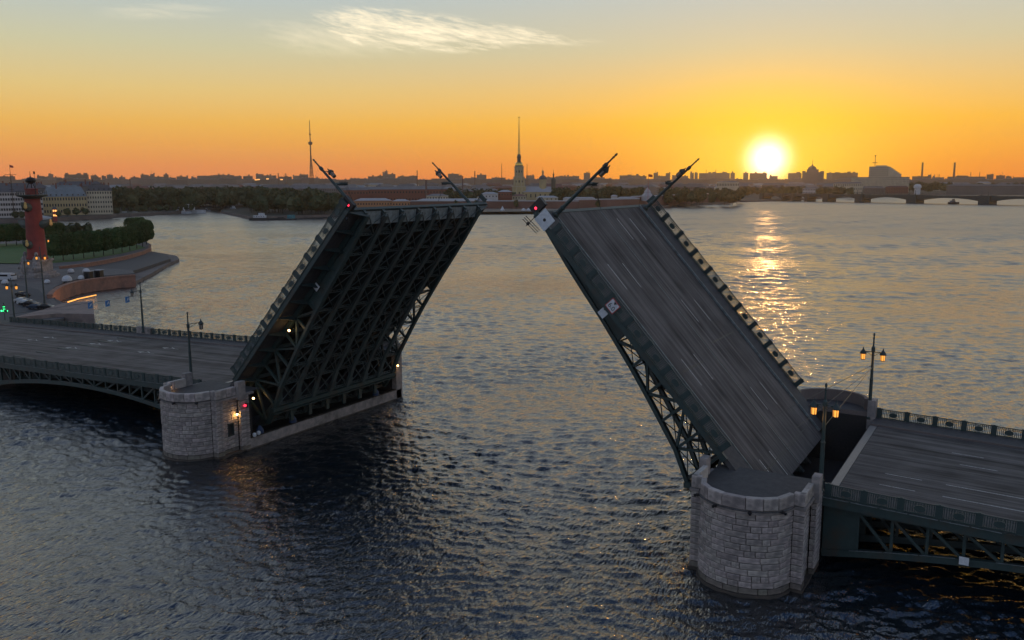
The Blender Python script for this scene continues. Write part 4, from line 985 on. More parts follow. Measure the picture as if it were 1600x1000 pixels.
# ------------------------------------------------------------------ trees
def crown_mesh(name, seed, w, d, h, mat_, style='round', n=900, leaf=.5):
    rs = np.random.RandomState(seed)
    lob = [(rs.uniform(-.5, .5), rs.uniform(-.5, .5), rs.uniform(-.35, .5), rs.uniform(.35, .6)) for _ in range(9)]
    V = []; F = []
    # irregular dark inner masses, so that the crown is not see-through everywhere
    def blob(c, r, sub):
        k = len(V); nn, mm = 8, 5
        for j in range(mm+1):
            ph = pi*j/mm
            for i in range(nn):
                th = 2*pi*i/nn; q = 1+rs.uniform(-.18, .18)
                V.append((c[0]+sin(ph)*cos(th)*r[0]*q, c[1]+sin(ph)*sin(th)*r[1]*q, c[2]+cos(ph)*r[2]*q))
        for j in range(mm):
            for i in range(nn): F.append((k+j*nn+i, k+j*nn+(i+1) % nn, k+(j+1)*nn+(i+1) % nn, k+(j+1)*nn+i))
    if style == 'box': blob((0, 0, h*.5), (w*.43, d*.43, h*.44), 0)
    else:
        for x, y, z, r in lob[:6]: blob((x*w*.42, y*d*.42, h*(.52+z*.55)), (w*r*.36, d*r*.36, h*r*.42), 0)
        blob((0, 0, h*.5), (w*.33, d*.33, h*.38), 0)
    for i in range(n):
        if style == 'box':
            t = rs.uniform(0, 2*pi); u = rs.uniform(-1, 1); e = 3.2
            sp = lambda c, e_: math.copysign(abs(c)**(2/e_), c)
            cu = sqrt(1-u*u); x = sp(cos(t)*cu, e); y = sp(sin(t)*cu, e); z = sp(u, e)
            k = rs.uniform(.86, 1.04); p = (x*w/2*k, y*d/2*k, h/2+z*h/2*k)
        else:
            lx, ly, lz, r = lob[rs.randint(9)]; q = rs.normal(size=3); q /= np.linalg.norm(q); k = rs.uniform(.8, 1.08)
            p = (lx*w*.42+q[0]*w*r*.42*k, ly*d*.42+q[1]*d*r*.42*k, max(.02*h, h*(.52+lz*.55)+q[2]*h*r*.48*k))
        a = rs.normal(size=3); a /= np.linalg.norm(a); b = np.cross(a, rs.normal(size=3)); b /= np.linalg.norm(b); c = np.cross(a, b)
        s = leaf*rs.uniform(.6, 1.4); k0 = len(V)
        V.extend([(p[0]+(b[0]*i_+c[0]*j_)*s/2, p[1]+(b[1]*i_+c[1]*j_)*s/2, p[2]+(b[2]*i_+c[2]*j_)*s/2) for i_, j_ in ((-1, -.6), (1, -.8), (.8, .8), (-.7, 1))])
        F.append((k0, k0+1, k0+2, k0+3))
    me = bpy.data.meshes.new(name); me.from_pydata(V, [], F); me.materials.append(M[mat_]); me.update(); return me
def trunk_mesh(h, r=.22, limbs=4, sp=1.5):
    mb = MB(); mb.tube((0, 0, -.3), (0, 0, h), r, r*.6, 7)
    for i in range(limbs):
        t = 2*pi*i/limbs; mb.tube((0, 0, h*.7), (cos(t)*sp, sin(t)*sp, h*1.35), r*.45, r*.2, 5)
    return mb.mesh('trunk', 'trunk')
TRK = trunk_mesh(3.0)
CB = [crown_mesh('crown', 20+i, 7.3, 7.3, 8.2, 'leafA', 'box', 3000, .42) for i in range(3)]
CR = [crown_mesh('crown', 40+i, 13, 13, 12, 'leafB', 'round', 900, 1.1) for i in range(4)]
def tree(p, crown, s=(1, 1, 1), rz=0, lab='', group=None, cz=2.2, tr=TRK):
    t = thing('tree', lab, 'tree', p, (0, 0, rz), group); t.scale = s
    link('trunk', tr, t); link('crown', crown, t, Matrix.Translation((0, 0, cz))); return t
rt_ = random.Random(3)
fr = [(84, 408), (99, 407), (115, 405.5), (131, 403.5), (147, 401.5), (162, 399.5), (177, 397), (191, 394.5), (203, 391.5), (214, 388.5), (223, 385.5), (229, 382), (228, 378), (219, 375.5), (208, 375)]
for i, (u, v) in enumerate(fr):
    p = at(u, v, QZ+.3); sc = rt_.uniform(.94, 1.04)
    lab = ['clipped linden at the column end of the front row on the spit', None][0] if i == 0 else ('clipped linden at the tip of the front row, nearest the open water' if i == 11 else ordn(i+1)+' clipped linden from the red column in the curved front row')
    tree(p, CB[i % 3], (sc, sc, rt_.uniform(.97, 1.04)*(1.0+.012*i)), rt_.uniform(0, 6.28), lab, 'clipped lindens in the front row on the spit')
bkr = [(-22, 386), (-6, 385), (10, 384), (26, 383), (42, 382), (58, 381), (74, 380), (90, 379), (106, 378), (122, 377), (138, 376)]
for i, (u, v) in enumerate(bkr):
    p = at(u, v, QZ+.3); sc = rt_.uniform(.98, 1.1)
    tree(p, (CB if i < 8 else CR)[i % 3], (sc, sc, sc*.95) if i < 8 else (.62, .62, .68), rt_.uniform(0, 6.28), ordn(i+1)+' dark clipped tree from the left picture edge in the back row' if i < 8 else ordn(11-i)+' rounded tree from the right end of the back row behind the lawn', 'trees of the back row on the spit', cz=2.2)

# ------------------------------------------------------------------ parked cars
def car(p, rz, paint, lab, wagon=False):
    t = thing('parked_car', lab, 'car', p, (0, 0, rz), 'cars parked on the square')
    prof = [(-2.2, .35), (-2.28, .75), (-2.15, .98), (-1.55, 1.02), (-.95, 1.42), (.25, 1.46), (1.05, .98), (2.0, .82), (2.25, .62), (2.25, .35)]
    if wagon: prof[3] = (-2.0, 1.05); prof[4] = (-1.75, 1.45)
    mb = MB(); n = len(prof)
    def hw(z): return .88 if z < 1.05 else .68
    vs = [(x, -hw(z), z) for x, z in prof]+[(x, hw(z), z) for x, z in prof]
    mb.add(vs, [tuple(range(n)), tuple(range(n, 2*n))[::-1]]+[(i, n+i, n+(i+1) % n, (i+1) % n) for i in range(n)]); b = part('body', mb, paint, t)
    mb = MB(); mb.add([(-.9, -.72, 1.36), (.2, -.70, 1.40), (.95, -.86, 1.02), (-1.4, -.86, 1.04), (-.9, .72, 1.36), (.2, .70, 1.40), (.95, .86, 1.02), (-1.4, .86, 1.04)], [(0, 3, 2, 1), (4, 5, 6, 7)])
    mb.quad((.3, -.62, 1.45), (.3, .62, 1.45), (1.08, .76, 1.0), (1.08, -.76, 1.0)); mb.quad((-1.0, .62, 1.42), (-1.0, -.62, 1.42), (-1.6, -.78, 1.04), (-1.6, .78, 1.04)); part('window_glass', mb, 'darkglass', t)
    for x in (-1.4, 1.4):
        for y in (-.82, .82):
            mb = MB(); mb.lathe((x, y-.1, .33), [(.33, 0), (.33, .2)], 12, axis=(0, 1, 0)); w = part('wheel', mb, 'tyre', t)
    for y in (-.62, .62):
        mb = MB(); mb.box((2.26, y, .68), (.05, .35, .16)); part('headlight', mb, 'unlit', t)
    return t
base_ = radians(18)
for i, (u, v, paint, lab) in enumerate(((36, 463.5, 'car_black', 'black car parked alone behind the others, crossways'), (36, 473, 'car_silver', 'silver car at the far end of the row of parked cars'), (42, 476, 'car_silver', 'second pale silver car from the far end of the parked row'), (49, 478.5, 'car_black', 'black car in the middle of the parked row'), (58, 483, 'car_blue', 'dark blue-grey car second from the near end of the parked row'), (74, 483.5, 'car_black', 'black car at the near right end of the parked row'))):
    p = at(u, v, QZ+.02); car((p.x, p.y, QZ+.02), radians(28) if i else radians(5), paint, lab)

# ------------------------------------------------------------------ lamp posts and small things on the square
for (u, v, vt, lab, arms) in ((23, 503, 432, 'slim lamp post left of the parked cars, two lit lanterns', 2), (43, 466, 396, 'slim lamp post behind the parked cars with one lit lantern', 1), (70, 476, 385, 'tall lamp post beside the red column, two lit lanterns', 2)):
    p = at(u, v, QZ); d = dist_of(p); h = zat(vt, d)-QZ
    mast('street_lamp', lab, (p.x, p.y, QZ), (0, 0, 1), h, [(vx, 1.1, .84), (-vx, 1.1, .84)][:arms], True, True, 'lamp posts on the square')
p = at(75, 420, QZ); mast('street_lamp', 'lamp post right behind the red column shaft', (p.x, p.y, QZ), (0, 0, 1), 13, [(vx, 1.0, .84)], True, True, 'lamp posts on the square')
for i, (u, v) in enumerate(((139, 436, ), (155, 434))):
    p = at(u, v, QZ); mb = MB(); mb.box((0, 0, 1.3), (2.2, 2.0, 2.5)); r_ = thing('kiosk', ['dark kiosk on the quay above the reddish wall, left of the pair', 'dark kiosk on the quay above the reddish wall, right of the pair'][i], 'kiosk', (p.x, p.y, QZ), (0, 0, .35), 'dark kiosks above the curved wall'); part('wall', mb, 'black', r_); mb = MB(); mb.box((0, 0, 2.62), (2.5, 2.3, .14)); part('roof', mb, 'roofpale', r_); mb = MB(); mb.box((0, -1.02, 1.1), (.9, .04, 1.9)); part('door', mb, 'darkglass', r_)
for i, (u, v, r) in enumerate(((105, 441, 1.5), (127, 437, 1.0), (111, 427, 1.1), (135, 427, 1.2), (74, 443, .9), (8, 444, 1.0))):
    p = at(u, v, QZ); mb = MB(); mb.lathe((p.x, p.y, QZ), [(r*.5, 0), (r, r*.35), (r*.95, r*.9), (r*.6, r*1.35), (r*.1, r*1.5)], 12); solo('dome_shelter', mb, 'boatwhite', ['largest pale dome shelter on the quay', 'pale dome shelter just left of the dark kiosks', 'pale dome shelter behind the largest one', 'pale dome shelter above the left kiosk', 'small pale dome shelter right of the column lamp post', 'pale dome shelter at the left picture edge'][i], 'shelter', 'pale dome shelters on the quay')
# coaches' white van
p = at(9, 438, QZ); t = thing('van', 'white van parked left of the column steps', 'van', (p.x, p.y, QZ), (0, 0, .4)); mb = MB(); mb.box((0, 0, 1.35), (5.2, 2.1, 2.1)); mb.box((2.9, 0, .95), (.9, 2.0, 1.2)); part('body', mb, 'boatwhite', t); mb = MB(); mb.box((-.2, -1.07, 1.7), (3.6, .03, .6)); mb.box((3.0, 0, 1.72), (.6, 1.8, .3)); part('window', mb, 'darkglass', t)
for x in (-1.7, 1.9):
    for y in (-.95, .95): mb = MB(); mb.lathe((x, y-.1, .35), [(.36, 0), (.36, .2)], 10, axis=(0, 1, 0)); part('wheel', mb, 'tyre', t)
# green signal and blue lane signs on their wire
p = at(8, 500, QZ); d = dist_of(p); t = thing('traffic_light', 'traffic light showing green at the left picture edge', 'traffic light', (p.x, p.y, QZ)); zg = zat(480, d)-QZ
mb = MB(); mb.tube((0, 0, 0), (0, 0, zg+1.6), .09, .07, 6); part('pole', mb, 'steel_dark', t); mb = MB(); mb.box((0, 0, zg+.3), (.55, .4, 1.6)); mb.box((0, 0, zg-.35), (1.9, .3, .6)); b_ = part('signal_head', mb, 'black', t)
tv = -Vector((p.x, p.y, 0)).normalized()
for (a, z_) in ((0, zg+.1), (0, zg-.32), (-.62, zg-.32), (.62, zg-.32), (0, zg+.65)):
    mb = MB(); mb.lathe(vx*a+tv*.22+Vector((0, 0, z_)), [(.21, 0), (.21, .04)], 10, axis=tv); part('green_lens', mb, 'greenlamp', b_)
W0 = Vector((-150.1, 109.4, 12.3)); 
wire = MB(); 
sp_ = []
for u, v in ((141, 477), (168, 474), (199, 468)):
    d_ = ray(u, v); q = Vector((0, 0, CAM_H)) + d_*(-150.1/d_.x); sp_.append(q)
W1 = sp_[0] + (sp_[0]-W0)*1.4
mb = MB(); 
for i, (a, b) in enumerate(((W0, sp_[2]), (sp_[2], sp_[1]), (sp_[1], sp_[0]), (sp_[0], W1))): mb.tube(a+Vector((0, 0, .5)), b+Vector((0, 0, .5)), .025, .025, 4)
solo('sign_wire', mb, 'black', 'thin wire across the left span carrying blue lane signs', 'wire')
for i, q in enumerate(sp_):
    mb = MB(); mb.box((0, 0, 0), (.12, 1.15, 1.15), None); r_ = thing('lane_sign', ['leftmost', 'middle', 'rightmost'][i]+' of the three blue lane signs hung over the left span', 'road sign', q, (0, 0, radians(20)), 'blue lane signs over the left span'); part('sign_plate', mb, 'blue', r_)
    mb = MB(); mb.bar((.07, -.3, -.25), (.07, .2, .3), .03, .14); mb.bar((.07, .25, -.05), (.07, .2, .33), .03, .14); part('arrow', mb, 'white', r_)

# ------------------------------------------------------------------ far land
def poly_land(name, wl, back, z, mats=('quay',), top='land', base=-3, **k):
    pp = [(at(u, v, 0).x, at(u, v, 0).y) for u, v in wl] + [(far(u, d).x, far(u, d).y) for u, d in back]
    mb = MB(); mb.prism(pp, base, z, 0, 1); return struct(name, mb, [mats[0], top], **k)
poly_land('petrograd_land' if False else 'north_bank_land', [(-500, 362), (60, 347), (90, 345.5), (173, 340.5), (285, 334), (335, 329.5), (352, 327)], [(360, 6000), (-100, 6000), (-500, 3500)], 3.2)
poly_land('east_bank_land', [(352, 327.5), (345, 333), (366, 337.5), (392, 343), (430, 341.8), (500, 339.6), (640, 336), (760, 333), (850, 332), (930, 329.5), (985, 327), (1040, 324.5), (1048, 322.5), (1090, 321), (1144, 317.5), (1150, 316.2), (1190, 315.0), (1225, 313.8), (1300, 309)], [(1360, 3600), (1700, 2900), (2100, 6000), (1300, 6400), (360, 6000)], 2.6)
mb = MB(); pb = pts([(700, 331.5), (850, 330.5), (985, 326), (1010, 325.2), (1038, 323.5), (1000, 321.5), (850, 325), (700, 326)], 2.6); mb.prism(pb, 2.6, 2.8); struct('beach', mb, 'beach')
poly_land('south_bank_land', [(1380, 304.5), (1500, 304.3), (1900, 305)], [(2300, 2200), (2300, 6000), (1380, 6000)], 3.0)

# ------------------------------------------------------------------ buildings
def bld(u0, u1, dist, v_top, wall, roof, lab, cat='building', depth_=22, z0=3, roof_h=4, style='hip', win=None, d1=None, group=None, name='building', litwin=False, tur=0, eave=None):
    """block whose front runs between two bearings; v_top = top of the roof"""
    a, b = far(u0, dist), far(u1, d1 or dist); w = (b-a).length; c = (a+b)/2; dc = dist_of(c); ang = atan2((b-a).y, (b-a).x)
    top = far((u0+u1)/2, dc, v_top).z; h = max(2.0, top-z0-roof_h)
    r = thing(name, lab, cat, (c.x, c.y, z0), (0, 0, ang), group)
    mb = MB(); mb.bx(-w/2, w/2, 0, depth_, -2.5, h); part('wall', mb, wall, r)
    mb = MB()
    if style == 'hip':
        o = .6; k = min(depth_*.35, w*.3); mb.add([(-w/2-o, -o, h+.01), (w/2+o, -o, h+.01), (w/2+o, depth_+o, h+.01), (-w/2-o, depth_+o, h+.01), (-w/2+k, depth_*.4, h+roof_h), (w/2-k, depth_*.4, h+roof_h), (w/2-k, depth_*.6, h+roof_h), (-w/2+k, depth_*.6, h+roof_h)], [(0, 1, 5, 4), (1, 2, 6, 5), (2, 3, 7, 6), (3, 0, 4, 7), (4, 5, 6, 7), (3, 2, 1, 0)])
    elif style == 'mansard':
        o = .5; k = roof_h*.35; mb.add([(-w/2-o, -o, h+.01), (w/2+o, -o, h+.01), (w/2+o, depth_+o, h+.01), (-w/2-o, depth_+o, h+.01), (-w/2+k, k, h+roof_h*.85), (w/2-k, k, h+roof_h*.85), (w/2-k, depth_-k, h+roof_h*.85), (-w/2+k, depth_-k, h+roof_h*.85)], [(0, 1, 5, 4), (1, 2, 6, 5), (2, 3, 7, 6), (3, 0, 4, 7), (4, 5, 6, 7), (3, 2, 1, 0)])
        mb.bx(-w/2+k*2, w/2-k*2, depth_*.3, depth_*.7, h+roof_h*.85, h+roof_h)
    else:
        mb.bx(-w/2-.4, w/2+.4, -.4, depth_+.4, h+.01, h+.5)
        if style == 'flat+':
            for q in range(3): x = -w/2+w*(q+.5)/3; mb.bx(x-w*.06, x+w*.06, depth_*.3, depth_*.6, h+.5, h+3)
    part('roof', mb, roof, r)
    if win:
        rows, cols, ww, wh = win; mb = MB(); fr = MB()
        for i in range(rows):
            for j in range(cols):
                x = -w/2+w*(j+.5)/cols; z = h*(i+.62)/rows
                mb.bx(x-ww/2, x+ww/2, -.06, .1, z-wh/2, z+wh/2)
                fr.bx(x-ww/2-.1, x+ww/2+.1, -.12, .02, z+wh/2, z+wh/2+.2); fr.bx(x-ww/2-.1, x+ww/2+.1, -.12, .02, z-wh/2-.15, z-wh/2)
        for j in range(max(1, int(depth_/4))):
            for i in range(rows):
                y = 4*j+2; z = h*(i+.62)/rows
                mb.bx(w/2-.05, w/2+.06, y-ww/2, y+ww/2, z-wh/2, z+wh/2)
        part('windows', mb, 'litwin' if litwin else 'window', r, kind='stuff'); part('window_trim', fr, wall, r, kind='stuff')
        mb = MB(); mb.bx(-w/2-.15, w/2+.15, -.35, -.01, h-.7, h-.05); mb.bx(-w/2-.1, w/2+.1, -.2, -.01, h/rows*1.02, h/rows*1.02+.35); part('cornice', mb, wall, r)
        if style == 'mansard':
            mb = MB()
            for j in range(cols//2): x = -w/2+w*(j+.5)/(cols//2); mb.bx(x-.7, x+.7, -.1, 2.2, h+.8, h+2.6); 
            part('dormers', mb, roof, r, kind='stuff'); mb = MB()
            for j in range(cols//2): x = -w/2+w*(j+.5)/(cols//2); mb.bx(x-.45, x+.45, -.16, .0, h+1.0, h+2.3)
            part('dormer_panes', mb, 'window', r, kind='stuff')
    if tur:
        mb = MB()
        for q in range(tur): x = -w/2+w*R.uniform(.08, .92); y = R.uniform(2, depth_-2); mb.bx(x-.6, x+.6, y-.4, y+.4, h, h+roof_h+R.uniform(.8, 2.2))
        part('chimneys', mb, 'brickwall', r, kind='stuff')
    return r
dE = dist_of(at(120, 342, 0))+16
bld(-40, 64, dE-40, 290, 'palewall', 'roofdark', 'white five storey palace block on the far embankment, left of the red column', z0=3.2, roof_h=6, win=(5, 26, 1.5, 2.2), tur=10, depth_=26)
bld(64, 133, dE, 289, 'yellowwall', 'roofblue', 'yellow palace block with tall blue-grey mansard roof, right of the red column', z0=3.2, roof_h=11, style='mansard', win=(3, 16, 1.2, 2.6), tur=8, depth_=24)
bld(133.5, 173, dE+4, 287, 'creamwall', 'roofdark', 'cream six storey corner block with dark roof at the right end of the embankment', z0=3.2, roof_h=7, win=(5, 10, 1.1, 2.0), tur=5, depth_=30, style='mansard')
bld(80, 165, dE+60, 283.5, 'greywall', 'roofdark', 'grey block rising behind the mansard palace', z0=3.2, roof_h=5, tur=8)
bld(-20, 75, dE+70, 286, 'greywall', 'roofdark', 'grey block rising behind the white palace', z0=3.2, roof_h=5, tur=8)
# flag mast at the far left, on the lookout
p = far(17, dE-60, 345, 3.2); t = thing('flag_mast', 'tall ship-style mast with cross yard and small flag at the left', 'flag mast', (p.x, p.y, 2)); hh = far(17, dE-60, 257).z-2
mb = MB(); mb.tube((0, 0, 0), (0, 0, hh), .5, .12, 6); mb.bar(-vx*5+Vector((0, 0, hh*.82)), vx*5+Vector((0, 0, hh*.82)), .3, .3); mb.bar(-vx*2.2+Vector((0, 0, hh*.55)), vx*2.2+Vector((0, 0, hh*.55)), .25, .25)
for s in (-1, 1): mb.tube(vx*s*3+Vector((0, 0, 0)), (0, 0, hh*.8), .08, .05, 4)
part('pole', mb, 'trunk', t); mb = MB(); f0 = Vector((0, 0, hh-.3)); mb.add([f0, f0+vx*3.2-Vector((0, 0, .9)), f0+vx*3.2-Vector((0, 0, 2.6)), f0-Vector((0, 0, 2.2)), f0+tv*.15, f0+vx*3.2-Vector((0, 0, .9))+tv*.15, f0+vx*3.2-Vector((0, 0, 2.6))+tv*.15, f0-Vector((0, 0, 2.2))+tv*.15], [(0, 1, 2, 3), (7, 6, 5, 4), (0, 4, 5, 1), (3, 2, 6, 7)]); part('flag', mb, 'signred', t)
for i, (u, v, s) in enumerate(((105, 339, .62), (120, 339, .66), (134, 337.5, .62), (25, 343, .55), (36, 343, .55), (92, 341, .5), (183, 336, .6))):
    p = at(u, v, 3.2); tree(p, CR[i % 4], (s, s, s*.9), i, 'round dark tree before the far embankment palaces', 'round trees along the far embankment')
bld(78, 84.5, dE-70, 323, 'signred', 'roofdark', 'small red house on the embankment with a lit window', z0=3, roof_h=2, depth_=8, win=(2, 2, 1.2, 1.6), litwin=True)
bld(34, 75, dE-90, 339, 'boatwhite', 'roofpale', 'long low white pavilion at the water behind the back row of trees', z0=2.2, roof_h=1.5, depth_=14)
# boats
def boat(u, v, L_, h, hull, sup, lab, rz=None, group=None, cat='boat', mastz=0):
    p = at(u, v, 0); a = atan2(vx.y, vx.x) if rz is None else rz
    t = thing('boat', lab, cat, (p.x, p.y, 0), (0, 0, a), group); w = L_*.2
    o = [(-L_/2, -w/2*.8), (L_*.25, -w/2), (L_/2, 0), (L_*.25, w/2), (-L_/2, w/2*.8)]; mb = MB(); mb.prism(o, -.6, h*.32); mb.prism([(x*1.02, y*1.05) for x, y in o], h*.32, h*.36); part('hull', mb, hull, t)
    mb = MB(); mb.bx(-L_*.35, L_*.12, -w*.33, w*.33, h*.36, h*.68); mb.bx(-L_*.15, L_*.06, -w*.26, w*.26, h*.68, h); part('cabin', mb, sup, t)
    mb = MB(); 
    for k in range(5): x = -L_*.31+k*L_*.09; mb.bx(x-.4, x+.4, -w*.34, w*.34, h*.46, h*.58)
    part('window', mb, 'window', t)
    if mastz: mb = MB(); mb.tube((0, 0, h), (0, 0, h+mastz), .15, .08, 5); mb.tube((-L_*.02, 0, h), (-L_*.02, 0, h+mastz*.4), .7, .6, 8); part('mast', mb, 'black', t)
    return t
boat(411, 344.2, 24, 6.5, 'hull', 'boatwhite', 'dark hulled tug with white wheelhouse near the wooded point', mastz=6)
boat(441, 343.8, 26, 3.0, 'hull', 'hull', 'long dark barge moored behind the tug')
p = at(455, 341.5, 1.0); mb = MB(); mb.box((p.x, p.y, 2.6), (6, 4, 3.0)); mb.box((p.x, p.y, 4.2), (6.2, 4.2, .3)); solo('container', mb, 'teal', 'teal covered box on the barge beside the wooded point', 'container')
boat(196, 336.6, 20, 4, 'boatwhite', 'boatwhite', 'white river boat left of the pair moored by the park bank', group='white boats by the park bank'); boat(213, 336.2, 22, 3.6, 'boatwhite', 'boatwhite', 'white river boat right of the pair moored by the park bank', group='white boats by the park bank')
boat(298, 333.2, 34, 10, 'boatwhite', 'boatwhite', 'large white two deck boat moored beside the strait', mastz=4); boat(286, 334, 18, 7, 'boatwhite', 'boatwhite', 'smaller white boat tied left of the two deck boat'); boat(323, 330.5, 9, 4, 'boatwhite', 'boatwhite', 'tiny white boat near the mouth of the strait'); boat(366, 330, 14, 6, 'boatwhite', 'boatwhite', 'white boat moored inside the strait by the trees')
boat(1490, 318.5, 16, 7, 'hull', 'roofpale', 'river boat passing under the arched bridge at right'); boat(1066, 322.6, 46, 2.2, 'hull', 'hull', 'low dark pontoon off the fortress shore')
# low bridge over the strait
A_, B_ = at(315, 325.5, 2), at(384, 323, 2); mb = MB(); mb.bar((A_.x, A_.y, 4.2), (B_.x, B_.y, 4.2), 7, 1.0); t = thing('footbridge', 'low dark bridge over the strait between the two wooded banks', 'bridge'); part('deck', mb, 'quay', t)
for k in range(5):
    q = A_.lerp(B_, (k+.5)/5); mb = MB(); mb.bx(q.x-1, q.x+1, q.y-3, q.y+3, -2, 3.7); part('pier', mb, 'quay', t)

# park trees
rp = random.Random(9); k = 0
def grove(us, dists, vtop_of, n, lab, group, smin=.9, smax=1.35, z0=2.6):
    global k
    for i in range(n):
        u = us[0]+(us[1]-us[0])*(i+rp.random())/n; 
        f_ = rp.random(); d = dists[0]+(dists[1]-dists[0])*f_
        p = far(u, d); zt = far(u, d, vtop_of(u)-0+rp.uniform(0, 3)).z; h = max(8, min(26, zt-z0)); h *= 1-.28*rp.random()*(1-f_)
        s = h/13.5; k += 1
        tree((p.x, p.y, z0-.3), CR[k % 4], (s*rp.uniform(.95, 1.25), s*rp.uniform(.95, 1.25), s), rp.uniform(0, 6.28), lab, group, cz=1.6)
dP = dist_of(at(250, 336, 0))
grove((176, 345), (dP+45, dP+260), lambda u: 292, 62, 'dark tree in the park behind the moored white boats', 'park trees left of the strait')
grove((176, 300), (dP+12, dP+45), lambda u: 320, 14, 'low bushy tree at the edge of the park bank', 'low trees along the park bank')
d2 = dist_of(at(400, 342, 0))
grove((330, 420), (d2+230, d2+420), lambda u: 291, 26, 'dark tree beyond the strait', 'trees beyond the strait')
grove((386, 538), (d2+18, d2+190), lambda u: 293 if u < 500 else 299, 52, 'dark tree on the wooded point behind the tug', 'trees on the wooded point')
dF = dist_of(at(860, 331, 0))
grove((862, 1010), (dF+180, dF+360), lambda u: 291, 30, 'tree inside the fortress right of the cathedral', 'trees inside the fortress', smin=.8)
grove((700, 800), (dF+160, dF+330), lambda u: 293, 16, 'tree inside the fortress left of the cathedral', 'trees inside the fortress left of the cathedral')
grove((1035, 1160), (dF+180, dF+420), lambda u: 292, 24, 'hazy tree left of the low sun', 'hazy trees left of the sun')
grove((1400, 1480), (2300, 2600), lambda u: 283, 14, 'hazy dark tree beyond the arched bridge', 'trees beyond the arched bridge')
grove((1480, 1620), (2500, 2700), lambda u: 284, 16, 'hazy dark tree beyond the arched bridge at the right edge', 'trees beyond the arched bridge at the edge')
grove((1160, 1330), (1700, 1950), lambda u: 290, 22, 'dark hazy tree below the sun', 'trees below the sun')
for i, (u, dd) in enumerate(((806, 20), (712, 18), (745, 20), (935, 16))):
    p = far(u, dF+dd); tree((p.x, p.y, 2.4), CR[i], (.55, .55, .75), i, 'dark tree before the fortress wall', 'trees before the fortress wall')

# fortress
def wall_run(u0, u1, d0, d1, v0, lab, mat_='fortwall', z0=2.6, th=12):
    a, b = far(u0, d0), far(u1, d1); t = thing('fortress_wall', lab, 'fortress wall'); za = far(u0, d0, v0).z
    n = 6
    for i in range(n):
        p, q = a.lerp(b, i/n), a.lerp(b, (i+1)/n); d = (q-p).normalized(); nn = Vector((-d.y, d.x, 0))
        mb = MB(); pr = [p, q, q+nn*th, p+nn*th]; mb.prism([(x.x, x.y) for x in pr], 0, za-.9); part('wall_section', mb, mat_, t)
        mb = MB(); pr = [p-nn*.4, q-nn*.4, q+nn*th, p+nn*th]; mb.prism([(x.x, x.y) for x in pr], za-.9+.004, za); part('parapet', mb, 'roofpale', t)
    return t
wall_run(640, 905, dF+50, dF+25, 313.5, 'long low brick fortress wall before the cathedral')
wall_run(905, 1000, dF+25, dF+75, 311.5, 'middle length of brick fortress wall right of the cathedral')
wall_run(1000, 1145, dF+110, dist_of(at(1144, 317, 0))+18, 306.5, 'right length of the fortress wall ending near the sun')
bld(560, 704, dF+260, 291.5, 'brickwall', 'roofgrey', 'long red brick arsenal with grey roof behind the left leaf mast', roof_h=4, win=(2, 30, 1.6, 2.4), name='arsenal', depth_=30)
bld(533, 575, dF+210, 293, 'brickwall', 'roofgrey', 'short brick wing left of the long arsenal', roof_h=3.5, win=(2, 9, 1.6, 2.2))
bld(704, 740, dF+270, 295, 'brickwall', 'roofgrey', 'brick wing at the right end of the long arsenal', roof_h=3.5)
bld(552, 612, dF+45, 310, 'orangewall', 'roofpale', 'low building with a broad pale roof behind the left leaf tip', roof_h=3, win=(1, 14, 1.5, 1.8))
bld(612, 640, dF+42, 311.5, 'orangewall', 'roofpale', 'orange plastered low building with pale roof, right of the broad roofed one', roof_h=2.5, win=(1, 6, 1.5, 1.8))
bld(649, 770, dF+66, 310.5, 'palewall', 'roofpale', 'long low pale roofed casemate behind the gap of the leaves', roof_h=2.5)
bld(666, 700, dF+130, 303, 'creamwall', 'roofgrey', 'small cream building with windows under the left leaf mast', roof_h=2.5, win=(2, 8, 1.5, 1.8))
for i, (u0, u1, v, w_, r_) in enumerate(((752, 778, 300, 'palewall', 'roofpale'), (778, 800, 297, 'brickwall', 'roofpale'), (800, 822, 303.5, 'creamwall', 'roofred'), (838, 872, 306, 'creamwall', 'roofpale'), (745, 770, 305, 'creamwall', 'roofpale'))):
    bld(u0, u1, dF+90+18*i, v, w_, r_, ['pale roofed barrack left of the cathedral', 'brick barrack with pale roof next to the bell tower', 'small house with rust red roof at the foot of the bell tower', 'low pale roofed annex below the nave', 'low pale roofed barrack at the far left of the cathedral'][i], roof_h=2.2, depth_=16, win=(2, 5, 1.4, 1.6))
for i, (u0, u1, v) in enumerate(((880, 930, 308), (955, 965, 304.5), (965, 1000, 307.5))):
    bld(u0, u1, dF+110, v, 'palewall', 'roofpale', ['long pale roof just above the fortress wall', 'small pale hut above the wall left of the right leaf tip', 'pale row of roofs above the wall near the right leaf tip'][i], roof_h=1.5, depth_=10)
p = far(1012, dF+110); mb = MB(); zz0 = far(1012, dF+110, 306).z; zz1 = far(1012, dF+110, 293).z; mb.lathe((p.x, p.y, zz0), [(8, -6), (8, 0), (4.5, (zz1-zz0)*.35), (4.5, (zz1-zz0)*.5), (.3, zz1-zz0)], 4); solo('tent_roof_pavilion', mb, 'roofpale', 'pale pavilion with pointed tent roof beside the right leaf mast', 'pavilion')
p = far(1013, dF+100); zf = far(1013, dF+100, 272).z; mb = MB(); mb.tube((p.x, p.y, 3), (p.x, p.y, zf), .3, .15, 5); q = Vector((p.x, p.y, zf)); mb.add([q, q+vx*5-Vector((0, 0, .8)), q+vx*5-Vector((0, 0, 3.8)), q-Vector((0, 0, 3.2))], [(0, 1, 2, 3)]); solo('flagpole', mb, 'signred', 'flagpole with a flag beside the pointed pavilion', 'flagpole')
